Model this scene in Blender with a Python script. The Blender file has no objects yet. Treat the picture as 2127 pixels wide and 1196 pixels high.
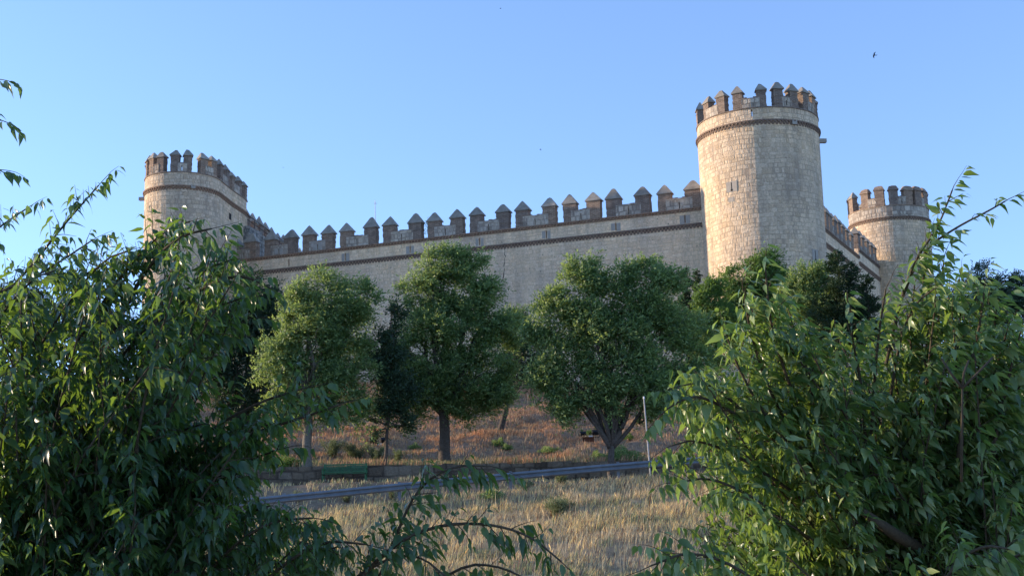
import bpy, math, random
import numpy as np

# ------------------------------------------------------------------ camera, world, sun
F = 2600.0; PITCH = math.atan((1060-598)/F); ROLL = math.radians(-1.5)
SUN_EL = math.radians(9.0)
SUN_AZ = (-0.9765, 0.2155)                 # horizontal direction towards the sun
S = bpy.context.scene
cam_d = bpy.data.cameras.new('camera'); cam = bpy.data.objects.new('camera', cam_d)
S.collection.objects.link(cam); S.camera = cam
cam_d.sensor_width = 36.0; cam_d.lens = 36.0*F/2127.0
cam_d.clip_start = 0.1; cam_d.clip_end = 6000.0
from mathutils import Matrix, Vector
cam.matrix_world = Matrix.Rotation(math.pi/2+PITCH, 4, 'X') @ Matrix.Rotation(ROLL, 4, 'Z')

w = bpy.data.worlds.new("World"); S.world = w; w.use_nodes = True
nt = w.node_tree; bg = nt.nodes['Background']
sky = nt.nodes.new('ShaderNodeTexSky'); sky.sky_type = 'NISHITA'; sky.sun_disc = False
sky.sun_elevation = SUN_EL
sky.sun_rotation = math.atan2(SUN_AZ[0], SUN_AZ[1])
sky.altitude = 500; sky.air_density = 1.0; sky.dust_density = 0.1; sky.ozone_density = 3.0
tcw = nt.nodes.new('ShaderNodeTexCoord'); sh = nt.nodes.new('ShaderNodeVectorMath'); sh.operation = 'ADD'; sh.inputs[1].default_value = (0, 0, 0.13)
nz_ = nt.nodes.new('ShaderNodeVectorMath'); nz_.operation = 'NORMALIZE'
nt.links.new(tcw.outputs['Generated'], sh.inputs[0]); nt.links.new(sh.outputs[0], nz_.inputs[0]); nt.links.new(nz_.outputs[0], sky.inputs['Vector'])
tint = nt.nodes.new('ShaderNodeMix'); tint.data_type = 'RGBA'; tint.blend_type = 'MULTIPLY'; tint.inputs[0].default_value = 1.0
tint.inputs[7].default_value = (1.085, 0.94, 1.0, 1)
nt.links.new(sky.outputs[0], tint.inputs[6]); nt.links.new(tint.outputs[2], bg.inputs[0]); bg.inputs[1].default_value = 0.150
sd = bpy.data.lights.new('sun', 'SUN'); so = bpy.data.objects.new('sun', sd); S.collection.objects.link(so)
sd.energy = 2.2; sd.angle = math.radians(0.5); sd.color = (1.0, 0.79, 0.56)
_n = math.hypot(*SUN_AZ)
_sd = Vector((SUN_AZ[0]/_n*math.cos(SUN_EL), SUN_AZ[1]/_n*math.cos(SUN_EL), math.sin(SUN_EL)))
so.rotation_euler = _sd.to_track_quat('Z', 'Y').to_euler()
so.location = (-60, 40, 60)
S.view_settings.view_transform = 'Standard'; S.view_settings.look = 'None'
S.view_settings.exposure = 1.82; S.view_settings.gamma = 1.0
S.render.engine = 'CYCLES'
S.cycles.use_denoising = True; S.cycles.max_bounces = 7; S.cycles.transparent_max_bounces = 4
S.cycles.transmission_bounces = 3; S.cycles.diffuse_bounces = 5

# ------------------------------------------------------------------ photo geometry helpers
def _rx(a): c, s = math.cos(a), math.sin(a); return np.array([[1,0,0],[0,c,-s],[0,s,c]])
def _rz(a): c, s = math.cos(a), math.sin(a); return np.array([[c,-s,0],[s,c,0],[0,0,1]])
RC = _rx(math.pi/2+PITCH) @ _rz(ROLL)
def ray(u, v): return RC @ np.array([(u-1063.5)/F, (598-v)/F, -1.0])
def at(u, v, Y): d = ray(u, v); return d*(Y/d[1])
def atv(u, v, Y):
    u = np.asarray(u, float); v = np.asarray(v, float)
    q = np.stack([(u-1063.5)/F, (598-v)/F, -np.ones_like(u)], -1) @ RC.T
    return q*(np.asarray(Y)/q[..., 1])[..., None]
def proj(p):
    q = RC.T @ np.asarray(p, float); return 1063.5+F*q[0]/-q[2], 598-F*q[1]/-q[2]

# ------------------------------------------------------------------ value noise
def vnoise(x, y, seed=0):
    x = np.asarray(x, float); y = np.asarray(y, float)
    xi = np.floor(x).astype(np.int64); yi = np.floor(y).astype(np.int64)
    fx = x-xi; fy = y-yi; fx = fx*fx*(3-2*fx); fy = fy*fy*(3-2*fy)
    def h(a, b):
        n = (a*374761393 + b*668265263 + seed*982451653) & 0x7fffffff
        n = ((n ^ (n >> 13))*1274126177) & 0x7fffffff
        return ((n ^ (n >> 16)) & 0xffff)/65535.0
    return (h(xi,yi)*(1-fx)+h(xi+1,yi)*fx)*(1-fy)+(h(xi,yi+1)*(1-fx)+h(xi+1,yi+1)*fx)*fy
def fbm(x, y, seed=0, o=4):
    s = 0; a = 0.5; x = np.asarray(x, float); y = np.asarray(y, float)
    for k in range(o): s = s + a*vnoise(x*2**k, y*2**k, seed+k*17); a *= 0.5
    return s/(1-0.5**o)
def sstep(a, b, x): t = np.clip((x-a)/(b-a), 0, 1); return t*t*(3-2*t)

# ------------------------------------------------------------------ materials
def mat_new(name):
    m = bpy.data.materials.new(name); m.use_nodes = True
    return m, m.node_tree, m.node_tree.nodes['Principled BSDF']
def N(nt, t, **k):
    n = nt.nodes.new(t)
    for a, b in k.items():
        if a.startswith('i_'):
            key = a[2:]; key = int(key) if key.isdigit() else key.replace('_', ' ')
            n.inputs[key].default_value = b
        else: setattr(n, a, b)
    return n
def ramp(nt, stops, interp='LINEAR'):
    r = nt.nodes.new('ShaderNodeValToRGB'); e = r.color_ramp.elements; r.color_ramp.interpolation = interp
    while len(e) < len(stops): e.new(0.5)
    for i, (p, c) in enumerate(stops): e[i].position = p; e[i].color = (*c, 1)
    return r
def mix(nt, fac, a, b, mode='MIX'):
    m = nt.nodes.new('ShaderNodeMix'); m.data_type = 'RGBA'; m.blend_type = mode
    for sock, v in ((m.inputs[0], fac), (m.inputs[6], a), (m.inputs[7], b)):
        if isinstance(v, (int, float)): sock.default_value = v
        elif isinstance(v, tuple): sock.default_value = (*v, 1)
        else: nt.links.new(v, sock)
    return m.outputs[2]
def mathn(nt, op, a, b=0.0, c=0.0):
    m = nt.nodes.new('ShaderNodeMath'); m.operation = op
    for s, v in zip(m.inputs, (a, b, c)):
        if isinstance(v, (int, float)): s.default_value = v
        else: nt.links.new(v, s)
    return m.outputs[0]

def stone_mat(name, cols, mortar, bw=0.46, bh=0.33, rnd=0.72, mw=0.045, contrast=1.0, bump=0.65):
    m, nt, b = mat_new(name); L = nt.links.new
    uv = N(nt, 'ShaderNodeUVMap')
    nz = N(nt, 'ShaderNodeTexNoise', i_Scale=1.1, i_Detail=3.0); L(uv.outputs[0], nz.inputs['Vector'])
    dist = N(nt, 'ShaderNodeVectorMath', operation='MULTIPLY_ADD')
    L(nz.outputs['Color'], dist.inputs[0]); dist.inputs[1].default_value = (0.22, 0.22, 0); L(uv.outputs[0], dist.inputs[2])
    sx = N(nt, 'ShaderNodeSeparateXYZ'); L(dist.outputs[0], sx.inputs[0])
    # courses of uneven height, blocks of uneven length in each course
    cv = N(nt, 'ShaderNodeCombineXYZ'); L(mathn(nt, 'MULTIPLY', sx.outputs[1], 0.8), cv.inputs[1]); L(mathn(nt, 'MULTIPLY', sx.outputs[0], 0.05), cv.inputs[0])
    nr_ = N(nt, 'ShaderNodeTexNoise', i_Scale=1.0, i_Detail=1.0); L(cv.outputs[0], nr_.inputs['Vector'])
    yv = mathn(nt, 'ADD', mathn(nt, 'MULTIPLY', sx.outputs[1], 1/bh), mathn(nt, 'MULTIPLY', nr_.outputs[0], 2.2))
    row = mathn(nt, 'FLOOR', yv); fr = mathn(nt, 'FRACT', yv)
    cx = N(nt, 'ShaderNodeCombineXYZ'); L(mathn(nt, 'ADD', mathn(nt, 'MULTIPLY', sx.outputs[0], 1/bw), mathn(nt, 'MULTIPLY', row, 7.37)), cx.inputs[0]); L(mathn(nt, 'MULTIPLY', row, 13.0), cx.inputs[1])
    v1 = N(nt, 'ShaderNodeTexVoronoi', voronoi_dimensions='2D', feature='F1', i_Scale=1.0, i_Randomness=rnd)
    v2 = N(nt, 'ShaderNodeTexVoronoi', voronoi_dimensions='2D', feature='DISTANCE_TO_EDGE', i_Scale=1.0, i_Randomness=rnd)
    sc1 = N(nt, 'ShaderNodeCombineXYZ'); L(cx.outputs[0], v1.inputs['Vector']); L(cx.outputs[0], v2.inputs['Vector'])
    ye = mathn(nt, 'MULTIPLY', mathn(nt, 'MINIMUM', fr, mathn(nt, 'SUBTRACT', 1.0, fr)), bh/bw)
    edist = mathn(nt, 'SMOOTH_MIN', v2.outputs['Distance'], ye, 0.10)
    sep = N(nt, 'ShaderNodeSeparateColor'); L(v1.outputs['Color'], sep.inputs[0])
    r = ramp(nt, [(i/(len(cols)-1), c) for i, c in enumerate(cols)]); L(sep.outputs[0], r.inputs[0])
    # fine grain
    n2 = N(nt, 'ShaderNodeTexNoise', i_Scale=9.0, i_Detail=6.0, i_Roughness=0.7); L(uv.outputs[0], n2.inputs['Vector'])
    g = ramp(nt, [(0.28, (0.74,0.72,0.70)), (0.72, (1.34,1.31,1.28))]); L(n2.outputs[0], g.inputs[0])
    c1 = mix(nt, 1.0, r.outputs[0], g.outputs[0], 'MULTIPLY')
    # large stains
    n3 = N(nt, 'ShaderNodeTexNoise', i_Scale=0.23, i_Detail=5.0, i_Roughness=0.62); L(uv.outputs[0], n3.inputs['Vector'])
    st = ramp(nt, [(0.30, (0.80,0.80,0.82)), (0.45, (0.99,0.98,0.97)), (0.56, (1.09,1.06,1.01)), (0.74, (1.24,1.14,0.99))]); L(n3.outputs[0], st.inputs[0])
    c2 = mix(nt, 1.0, c1, st.outputs[0], 'MULTIPLY')
    # streaks that run down
    mp = N(nt, 'ShaderNodeVectorMath', operation='MULTIPLY'); L(uv.outputs[0], mp.inputs[0]); mp.inputs[1].default_value = (1.3, 0.12, 1)
    n5 = N(nt, 'ShaderNodeTexNoise', i_Scale=1.0, i_Detail=4.0); L(mp.outputs[0], n5.inputs['Vector'])
    sk = ramp(nt, [(0.33, (0.76,0.77,0.80)), (0.52, (1.08,1.06,1.03))]); L(n5.outputs[0], sk.inputs[0])
    c2 = mix(nt, 0.7, c2, sk.outputs[0], 'MULTIPLY')
    # mortar, smeared over in places
    n4 = N(nt, 'ShaderNodeTexNoise', i_Scale=0.55, i_Detail=4.0); L(uv.outputs[0], n4.inputs['Vector'])
    vis = ramp(nt, [(0.40, (0.25,)*3), (0.58, (1,1,1))]); L(n4.outputs[0], vis.inputs[0])
    edge = N(nt, 'ShaderNodeMapRange', i_1=0.0, i_2=mw*2.4, i_3=1.0, i_4=0.0); L(edist, edge.inputs[0])
    fac = mathn(nt, 'MULTIPLY', edge.outputs[0], vis.outputs[0]); fac = mathn(nt, 'MULTIPLY', fac, contrast)
    c3 = mix(nt, fac, c2, mortar)
    # dark pits
    v3 = N(nt, 'ShaderNodeTexNoise', i_Scale=4.2, i_Detail=2.0); L(uv.outputs[0], v3.inputs['Vector'])
    pit = ramp(nt, [(0.685, (0,0,0)), (0.73, (1,1,1))]); L(v3.outputs[0], pit.inputs[0])
    c4 = mix(nt, mathn(nt, 'MULTIPLY', pit.outputs[0], 0.6), c3, (0.09,0.075,0.065))
    L(c4, b.inputs['Base Color']); b.inputs['Roughness'].default_value = 0.95
    b.inputs['Specular IOR Level'].default_value = 0.165
    h = mathn(nt, 'ADD', mathn(nt, 'MULTIPLY', edge.outputs[0], -0.5), mathn(nt, 'MULTIPLY', n2.outputs[0], 1.3))
    h = mathn(nt, 'ADD', h, mathn(nt, 'MULTIPLY', sep.outputs[1], 0.5))
    bp = N(nt, 'ShaderNodeBump', i_Strength=bump, i_Distance=0.09); L(h, bp.inputs['Height']); L(bp.outputs[0], b.inputs['Normal'])
    return m

def brick_mat(name, c1, c2, mortar, bw=0.30, rh=0.085):
    m, nt, b = mat_new(name); L = nt.links.new
    uv = N(nt, 'ShaderNodeUVMap')
    br = N(nt, 'ShaderNodeTexBrick', i_Scale=1.0, i_Mortar_Size=0.016, i_Brick_Width=bw, i_Row_Height=rh, i_Bias=0.0)
    br.inputs['Color1'].default_value = (*c1,1); br.inputs['Color2'].default_value = (*c2,1); br.inputs['Mortar'].default_value = (*mortar,1)
    L(uv.outputs[0], br.inputs['Vector'])
    n2 = N(nt, 'ShaderNodeTexNoise', i_Scale=3.0, i_Detail=5.0, i_Roughness=0.7); L(uv.outputs[0], n2.inputs['Vector'])
    g = ramp(nt, [(0.3, (0.62,0.62,0.64)), (0.7, (1.25,1.2,1.15))]); L(n2.outputs[0], g.inputs[0])
    c = mix(nt, 1.0, br.outputs[0], g.outputs[0], 'MULTIPLY')
    oi = N(nt, 'ShaderNodeObjectInfo'); rr = ramp(nt, [(0, (0.8,0.82,0.85)), (1, (1.18,1.1,1.0))]); L(oi.outputs['Random'], rr.inputs[0])
    c = mix(nt, 1.0, c, rr.outputs[0], 'MULTIPLY')
    L(c, b.inputs['Base Color']); b.inputs['Roughness'].default_value = 0.95; b.inputs['Specular IOR Level'].default_value = 0.1
    bp = N(nt, 'ShaderNodeBump', i_Strength=0.5, i_Distance=0.03); L(mathn(nt, 'ADD', mathn(nt,'MULTIPLY',br.outputs['Fac'],-1.0), n2.outputs[0]), bp.inputs['Height']); L(bp.outputs[0], b.inputs['Normal'])
    return m

def noisy_mat(name, ca, cb, scale=2.0, rough=0.9, spec=0.2, bump=0.3, bdist=0.02, metal=0.0, objrand=0.0, coord='Object'):
    m, nt, b = mat_new(name); L = nt.links.new
    tc = N(nt, 'ShaderNodeTexCoord')
    n = N(nt, 'ShaderNodeTexNoise', i_Scale=scale, i_Detail=6.0, i_Roughness=0.65); L(tc.outputs[coord], n.inputs['Vector'])
    r = ramp(nt, [(0.3, ca), (0.7, cb)]); L(n.outputs[0], r.inputs[0])
    c = r.outputs[0]
    if objrand:
        oi = N(nt, 'ShaderNodeObjectInfo'); rr = ramp(nt, [(0, (1-objrand,)*3), (1, (1+objrand,)*3)]); L(oi.outputs['Random'], rr.inputs[0])
        c = mix(nt, 1.0, c, rr.outputs[0], 'MULTIPLY')
    L(c, b.inputs['Base Color']); b.inputs['Roughness'].default_value = rough
    b.inputs['Specular IOR Level'].default_value = spec; b.inputs['Metallic'].default_value = metal
    if bump:
        bp = N(nt, 'ShaderNodeBump', i_Strength=bump, i_Distance=bdist); L(n.outputs[0], bp.inputs['Height']); L(bp.outputs[0], b.inputs['Normal'])
    return m

def leaf_mat(name, ca, cb, cc, transl=0.35, tcol=(0.25,0.42,0.05), rough=0.45, spec=0.5):
    m, nt, b = mat_new(name); L = nt.links.new
    g = N(nt, 'ShaderNodeNewGeometry')
    r = ramp(nt, [(0, ca), (0.55, cb), (1.0, cc)]); L(g.outputs['Random Per Island'], r.inputs[0])
    L(r.outputs[0], b.inputs['Base Color']); b.inputs['Roughness'].default_value = rough; b.inputs['Specular IOR Level'].default_value = spec
    t = N(nt, 'ShaderNodeBsdfTranslucent'); t.inputs[0].default_value = (*tcol, 1)
    ms = N(nt, 'ShaderNodeMixShader', i_0=transl); L(b.outputs[0], ms.inputs[1]); L(t.outputs[0], ms.inputs[2])
    out = [n for n in nt.nodes if n.type == 'OUTPUT_MATERIAL'][0]; L(ms.outputs[0], out.inputs[0])
    return m

def attr_mat(name, rough=0.9, transl=0.0, fine=None, spec=0.15, bump=0.0):
    m, nt, b = mat_new(name); L = nt.links.new
    a = N(nt, 'ShaderNodeAttribute', attribute_name='col'); c = a.outputs['Color']
    if fine:
        tc = N(nt, 'ShaderNodeTexCoord')
        n = N(nt, 'ShaderNodeTexNoise', i_Scale=fine, i_Detail=8.0, i_Roughness=0.75); L(tc.outputs['Object'], n.inputs['Vector'])
        r = ramp(nt, [(0.3, (0.55,0.55,0.55)), (0.7, (1.4,1.4,1.4))]); L(n.outputs[0], r.inputs[0])
        c = mix(nt, 1.0, c, r.outputs[0], 'MULTIPLY')
        if bump:
            bp = N(nt, 'ShaderNodeBump', i_Strength=bump, i_Distance=0.06); L(n.outputs[0], bp.inputs['Height']); L(bp.outputs[0], b.inputs['Normal'])
    L(c, b.inputs['Base Color']); b.inputs['Roughness'].default_value = rough; b.inputs['Specular IOR Level'].default_value = spec
    if transl:
        t = N(nt, 'ShaderNodeBsdfTranslucent'); L(c, t.inputs[0])
        ms = N(nt, 'ShaderNodeMixShader', i_0=transl); L(b.outputs[0], ms.inputs[1]); L(t.outputs[0], ms.inputs[2])
        out = [n for n in nt.nodes if n.type == 'OUTPUT_MATERIAL'][0]; L(ms.outputs[0], out.inputs[0])
    return m

M = {}
M['stone'] = stone_mat('tower_stone', [(0.50,0.39,0.27),(0.58,0.46,0.33),(0.65,0.53,0.39),(0.54,0.43,0.31)], (0.33,0.25,0.18), bw=0.37, bh=0.29, contrast=0.68)
M['wallstone'] = stone_mat('curtain_stone', [(0.66,0.50,0.34),(0.70,0.54,0.375),(0.75,0.595,0.43),(0.67,0.52,0.36)], (0.47,0.35,0.245), bw=0.38, bh=0.26, contrast=0.5)
M['rubble'] = stone_mat('rubble_stone', [(0.32,0.27,0.22),(0.50,0.45,0.38),(0.42,0.36,0.29)], (0.20,0.16,0.125), bw=0.40, bh=0.36, rnd=0.9, mw=0.06)
M['ruin'] = stone_mat('ruined_stone', [(0.26,0.25,0.23),(0.36,0.34,0.31)], (0.12,0.12,0.11), bw=0.5, bh=0.3, rnd=1.0, bump=1.0)
M['block'] = stone_mat('retaining_stone', [(0.10,0.075,0.055),(0.17,0.13,0.095),(0.21,0.17,0.13)], (0.06,0.045,0.035), bw=0.55, bh=0.36, rnd=0.45, mw=0.05)
M['brick'] = brick_mat('dark_brick', (0.19,0.13,0.095), (0.29,0.205,0.15), (0.33,0.28,0.23))
M['redbrick'] = brick_mat('red_brick', (0.30,0.165,0.105), (0.22,0.135,0.10), (0.32,0.26,0.2), bw=0.24, rh=0.07)
M['cap'] = noisy_mat('cap_mortar', (0.20,0.175,0.14), (0.36,0.32,0.265), scale=2.5, objrand=0.14)
M['plaque'] = noisy_mat('grey_mortar', (0.31,0.275,0.23), (0.40,0.355,0.30), scale=5)
M['darkslot'] = noisy_mat('dark_recess', (0.02,0.018,0.016), (0.03,0.028,0.025), scale=5)
M['bark'] = noisy_mat('bark', (0.055,0.042,0.032), (0.13,0.105,0.085), scale=14, bump=0.8, bdist=0.03)
M['barkpale'] = noisy_mat('pale_bark', (0.10,0.085,0.065), (0.21,0.18,0.145), scale=18, bump=0.7, bdist=0.02)
M['twig'] = noisy_mat('twig_bark', (0.045,0.035,0.024), (0.10,0.08,0.052), scale=60, bump=0.2, bdist=0.002)
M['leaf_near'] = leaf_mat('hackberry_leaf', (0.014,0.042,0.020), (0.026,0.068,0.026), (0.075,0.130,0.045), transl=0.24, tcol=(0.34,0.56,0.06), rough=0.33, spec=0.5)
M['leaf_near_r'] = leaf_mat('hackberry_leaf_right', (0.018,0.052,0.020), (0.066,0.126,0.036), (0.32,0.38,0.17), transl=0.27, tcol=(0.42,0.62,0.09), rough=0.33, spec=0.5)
M['leaf_elm'] = leaf_mat('elm_leaf', (0.020,0.050,0.026), (0.055,0.110,0.042), (0.27,0.34,0.13), transl=0.30, tcol=(0.52,0.68,0.16), rough=0.5, spec=0.35)
M['leaf_bright'] = leaf_mat('bright_leaf', (0.05,0.09,0.025), (0.07,0.13,0.03), (0.11,0.17,0.045), transl=0.30, tcol=(0.26,0.42,0.06), rough=0.5, spec=0.3)
M['leaf_weed'] = leaf_mat('weed_leaf', (0.08,0.10,0.055), (0.13,0.16,0.08), (0.20,0.22,0.12), transl=0.25, tcol=(0.3,0.36,0.14), rough=0.6, spec=0.2)
M['leaf_dark'] = leaf_mat('dark_leaf', (0.020,0.040,0.022), (0.028,0.055,0.026), (0.045,0.075,0.035), transl=0.15, tcol=(0.12,0.22,0.05), rough=0.55, spec=0.3)
M['needle'] = leaf_mat('conifer_needle', (0.018,0.038,0.018), (0.028,0.052,0.022), (0.042,0.068,0.028), transl=0.08, tcol=(0.10,0.18,0.04), rough=0.6, spec=0.2)
M['ground'] = attr_mat('ground_soil', fine=3.0, bump=0.6)
M['grass'] = attr_mat('dry_grass', transl=0.25, rough=0.7)
M['asphalt'] = noisy_mat('asphalt', (0.045,0.045,0.047), (0.07,0.069,0.067), scale=8)
M['steel'] = noisy_mat('galvanised_steel', (0.11,0.125,0.14), (0.18,0.20,0.22), scale=3, rough=0.6, spec=0.3, metal=0.15, bump=0.05)
M['green'] = noisy_mat('green_paint', (0.010,0.085,0.020), (0.018,0.12,0.032), scale=6, rough=0.4, spec=0.5, bump=0.05)
M['black'] = noisy_mat('black_metal', (0.012,0.012,0.014), (0.025,0.025,0.027), scale=6, rough=0.5)
M['white'] = noisy_mat('white_paint', (0.55,0.54,0.52), (0.72,0.71,0.69), scale=4, rough=0.5, bump=0.05)
M['palegrey'] = noisy_mat('pale_grey_paint', (0.30,0.29,0.275), (0.42,0.41,0.39), scale=4, rough=0.6, bump=0.05)
M['rust'] = noisy_mat('rust', (0.10,0.035,0.02), (0.18,0.065,0.035), scale=8)
M['iron'] = noisy_mat('railing_iron', (0.05,0.035,0.03), (0.09,0.06,0.05), scale=8)
M['feather'] = noisy_mat('dark_feather', (0.02,0.02,0.022), (0.04,0.04,0.042), scale=20, bump=0)

# ------------------------------------------------------------------ object helpers
C = S.collection
def setp(o, label=None, cat=None, group=None, kind=None):
    if label: o['label'] = label
    if cat: o['category'] = cat
    if group: o['group'] = group
    if kind: o['kind'] = kind
    return o
def empty(name, loc=(0,0,0), **k):
    o = bpy.data.objects.new(name, None); o.location = loc; o.empty_display_size = 0.5; C.objects.link(o); return setp(o, **k)

class MB:
    """collects faces with uv and material index; built as ONE mesh object"""
    def __init__(s): s.v = []; s.f = []; s.uv = []; s.mi = []
    def face(s, pts, uvs=None, mi=0):
        b = len(s.v); s.v += [tuple(map(float, p)) for p in pts]; s.f.append(tuple(range(b, b+len(pts))))
        if uvs is None: uvs = [(p[0]+p[1], p[2]) for p in pts]
        s.uv += [tuple(map(float, q)) for q in uvs]; s.mi.append(mi)
    def box(s, o, ex, ey, ez, mi=0, s0=0.0):
        """o = corner; ex, ey, ez = edge vectors; uv in metres, s0 = running metre along the wall"""
        o, ex, ey, ez = [np.asarray(a, float) for a in (o, ex, ey, ez)]
        if np.dot(np.cross(ex, ey), ez) < 0: o = o+ex; ex = -ex
        lx, ly, lz = [np.linalg.norm(a) for a in (ex, ey, ez)]
        z0 = o[2]
        s.face([o, o+ex, o+ex+ez, o+ez], [(s0,z0),(s0+lx,z0),(s0+lx,z0+lz),(s0,z0+lz)], mi)
        q = o+ey; s.face([q+ex, q, q+ez, q+ex+ez], [(s0+lx+9,z0),(s0+9,z0),(s0+9,z0+lz),(s0+lx+9,z0+lz)], mi)
        s.face([o+ey, o, o+ez, o+ey+ez], [(s0+ly+3,z0),(s0+3,z0),(s0+3,z0+lz),(s0+ly+3,z0+lz)], mi)
        q = o+ex; s.face([q, q+ey, q+ey+ez, q+ez], [(s0+5,z0),(s0+ly+5,z0),(s0+ly+5,z0+lz),(s0+5,z0+lz)], mi)
        q = o+ez; s.face([q, q+ex, q+ex+ey, q+ey], [(s0,z0+20),(s0+lx,z0+20),(s0+lx,z0+ly+20),(s0,z0+ly+20)], mi)
        s.face([o+ey, o+ex+ey, o+ex, o], [(s0,z0+30),(s0+lx,z0+30),(s0+lx,z0+ly+30),(s0,z0+ly+30)], mi)
    def tube(s, pts, radii, n=7, mi=0, cap=True):
        pts = [np.asarray(p, float) for p in pts]
        rings = []
        for i, p in enumerate(pts):
            d = pts[min(i+1, len(pts)-1)]-pts[max(i-1, 0)]; d = d/(np.linalg.norm(d)+1e-9)
            a = np.cross(d, (0.31, 0.2, 0.93) if abs(d[2]) < 0.9 else (1, 0, 0)); a /= np.linalg.norm(a); b = np.cross(d, a)
            rings.append([p+radii[i]*(math.cos(t)*a+math.sin(t)*b) for t in [2*math.pi*k/n for k in range(n)]])
        base = len(s.v)
        for r in rings: s.v += [tuple(q) for q in r]
        for i in range(len(rings)-1):
            for k in range(n):
                k2 = (k+1) % n; s.f.append((base+i*n+k, base+i*n+k2, base+(i+1)*n+k2, base+(i+1)*n+k)); s.mi.append(mi); s.uv += [(k/n, i), ((k+1)/n, i), ((k+1)/n, i+1), (k/n, i+1)]
        if cap:
            for r0, fl in ((0, True), (len(rings)-1, False)):
                idx = [base+r0*n+k for k in range(n)]; idx = idx[::-1] if fl else idx
                s.f.append(tuple(idx)); s.mi.append(mi); s.uv += [(0,0)]*n
    def build(s, name, mats, parent=None, smooth=False, origin=None, **k):
        v = np.array(s.v, float)
        if origin is not None: v = v-np.asarray(origin, float)
        me = bpy.data.meshes.new(name); me.from_pydata([tuple(p) for p in v], [], s.f)
        for m in (mats if isinstance(mats, list) else [mats]): me.materials.append(m)
        me.polygons.foreach_set('material_index', s.mi)
        ul = me.uv_layers.new(name='UVMap'); ul.data.foreach_set('uv', np.array(s.uv, np.float32).ravel())
        if smooth: me.polygons.foreach_set('use_smooth', [True]*len(s.f))
        me.update()
        o = bpy.data.objects.new(name, me); C.objects.link(o)
        if origin is not None: o.location = tuple(origin)
        if parent is not None:
            o.parent = parent
            o.location = Vector(o.location)-Vector(parent_world(parent))
        return setp(o, **k)
_pw = {}
def parent_world(p):
    v = Vector(p.location)
    while p.parent is not None: p = p.parent; v = v+Vector(p.location)
    return v

def np_mesh(name, V, Fq, mat, parent=None, col=None, smooth=False, **k):
    """big mesh straight from arrays; V world coordinates"""
    V = np.asarray(V, np.float32)
    if parent is not None: V = V-np.array(parent_world(parent), np.float32)
    me = bpy.data.meshes.new(name); n = Fq.shape[1]
    me.vertices.add(len(V)); me.vertices.foreach_set('co', V.ravel())
    me.loops.add(Fq.size); me.loops.foreach_set('vertex_index', Fq.astype(np.int32).ravel())
    me.polygons.add(len(Fq)); me.polygons.foreach_set('loop_start', np.arange(0, Fq.size, n, dtype=np.int32))
    me.polygons.foreach_set('loop_total', np.full(len(Fq), n, np.int32))
    if smooth: me.polygons.foreach_set('use_smooth', np.ones(len(Fq), bool))
    me.materials.append(mat)
    if col is not None:
        a = me.color_attributes.new('col', 'FLOAT_COLOR', 'POINT')
        c4 = np.ones((len(V), 4), np.float32); c4[:, :3] = col; a.data.foreach_set('color', c4.ravel())
    me.update(calc_edges=True); me.validate()
    o = bpy.data.objects.new(name, me); C.objects.link(o)
    if parent is not None: o.parent = parent
    return setp(o, **k)

# ------------------------------------------------------------------ terrain
RP = np.array([-8.1, 44.0]); RD = np.array([0.983, 0.182]); RD = RD/np.linalg.norm(RD); RN = np.array([-RD[1], RD[0]])
def tn(x, y): dx = x-RP[0]; dy = y-RP[1]; return dx*RD[0]+dy*RD[1], dx*RN[0]+dy*RN[1]
def road_z(t):
    tc = 30*np.tanh((np.asarray(t, float)-6)/30)+6
    return 0.082*tc-0.0008*np.maximum(tc, 0)**2
def hgt_tn(t, n, rough=True):
    t = np.asarray(t, float); n = np.asarray(n, float)
    rz = road_z(t)
    down = rz*np.clip(1+n/20, 0, 1)-0.06+0.125*n + 0.16*np.exp(-((n+0.9)/0.8)**2)
    down = np.maximum(down, -6.0+0.0*n)
    bank = rz+(1.25+0.015*(t-8)-rz)*sstep(3.6, 8.0, n)*sstep(16, 7, t) + 0.45*np.exp(-((n-6.6)/1.3)**2)*sstep(13, 6, t)*sstep(-20, -6, t)*0.55
    bank = np.where(t > 12, np.maximum(bank, rz), bank)
    hill = 1.98+0.045*np.clip(n-9.2, 0, 6.5)+0.255*np.clip(n-15.7, 0, 25.5)
    lat = 1-sstep(60, 150, np.abs(t-5)); far = 1-sstep(110, 260, n)
    hill = hill*lat*far - 4*(1-lat*far)
    z = np.where(n < 0, down, np.where(n < 9.1, bank, hill))
    if rough:
        x = RP[0]+t*RD[0]+n*RN[0]; y = RP[1]+t*RD[1]+n*RN[1]
        am = np.where((n > -0.3) & (n < 3.5), 0.0, np.where(n > 11, 0.60, np.where(n > 9, 0.05, np.where(n < -1.5, 0.75, 0.28))))
        z = z+am*(fbm(x*0.38, y*0.45, 5)-0.5)
    if rough: z = z+np.where(n > 10.5, 0.42*(fbm(x*1.1, y*1.0, 15, 2)-0.5), np.where(n < -1.5, 0.16*(fbm(x*1.2, y*1.2, 16, 2)-0.5), 0.0))
    return z
def hgt(x, y, rough=True): t, n = tn(np.asarray(x, float), np.asarray(y, float)); return hgt_tn(t, n, rough)

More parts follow.
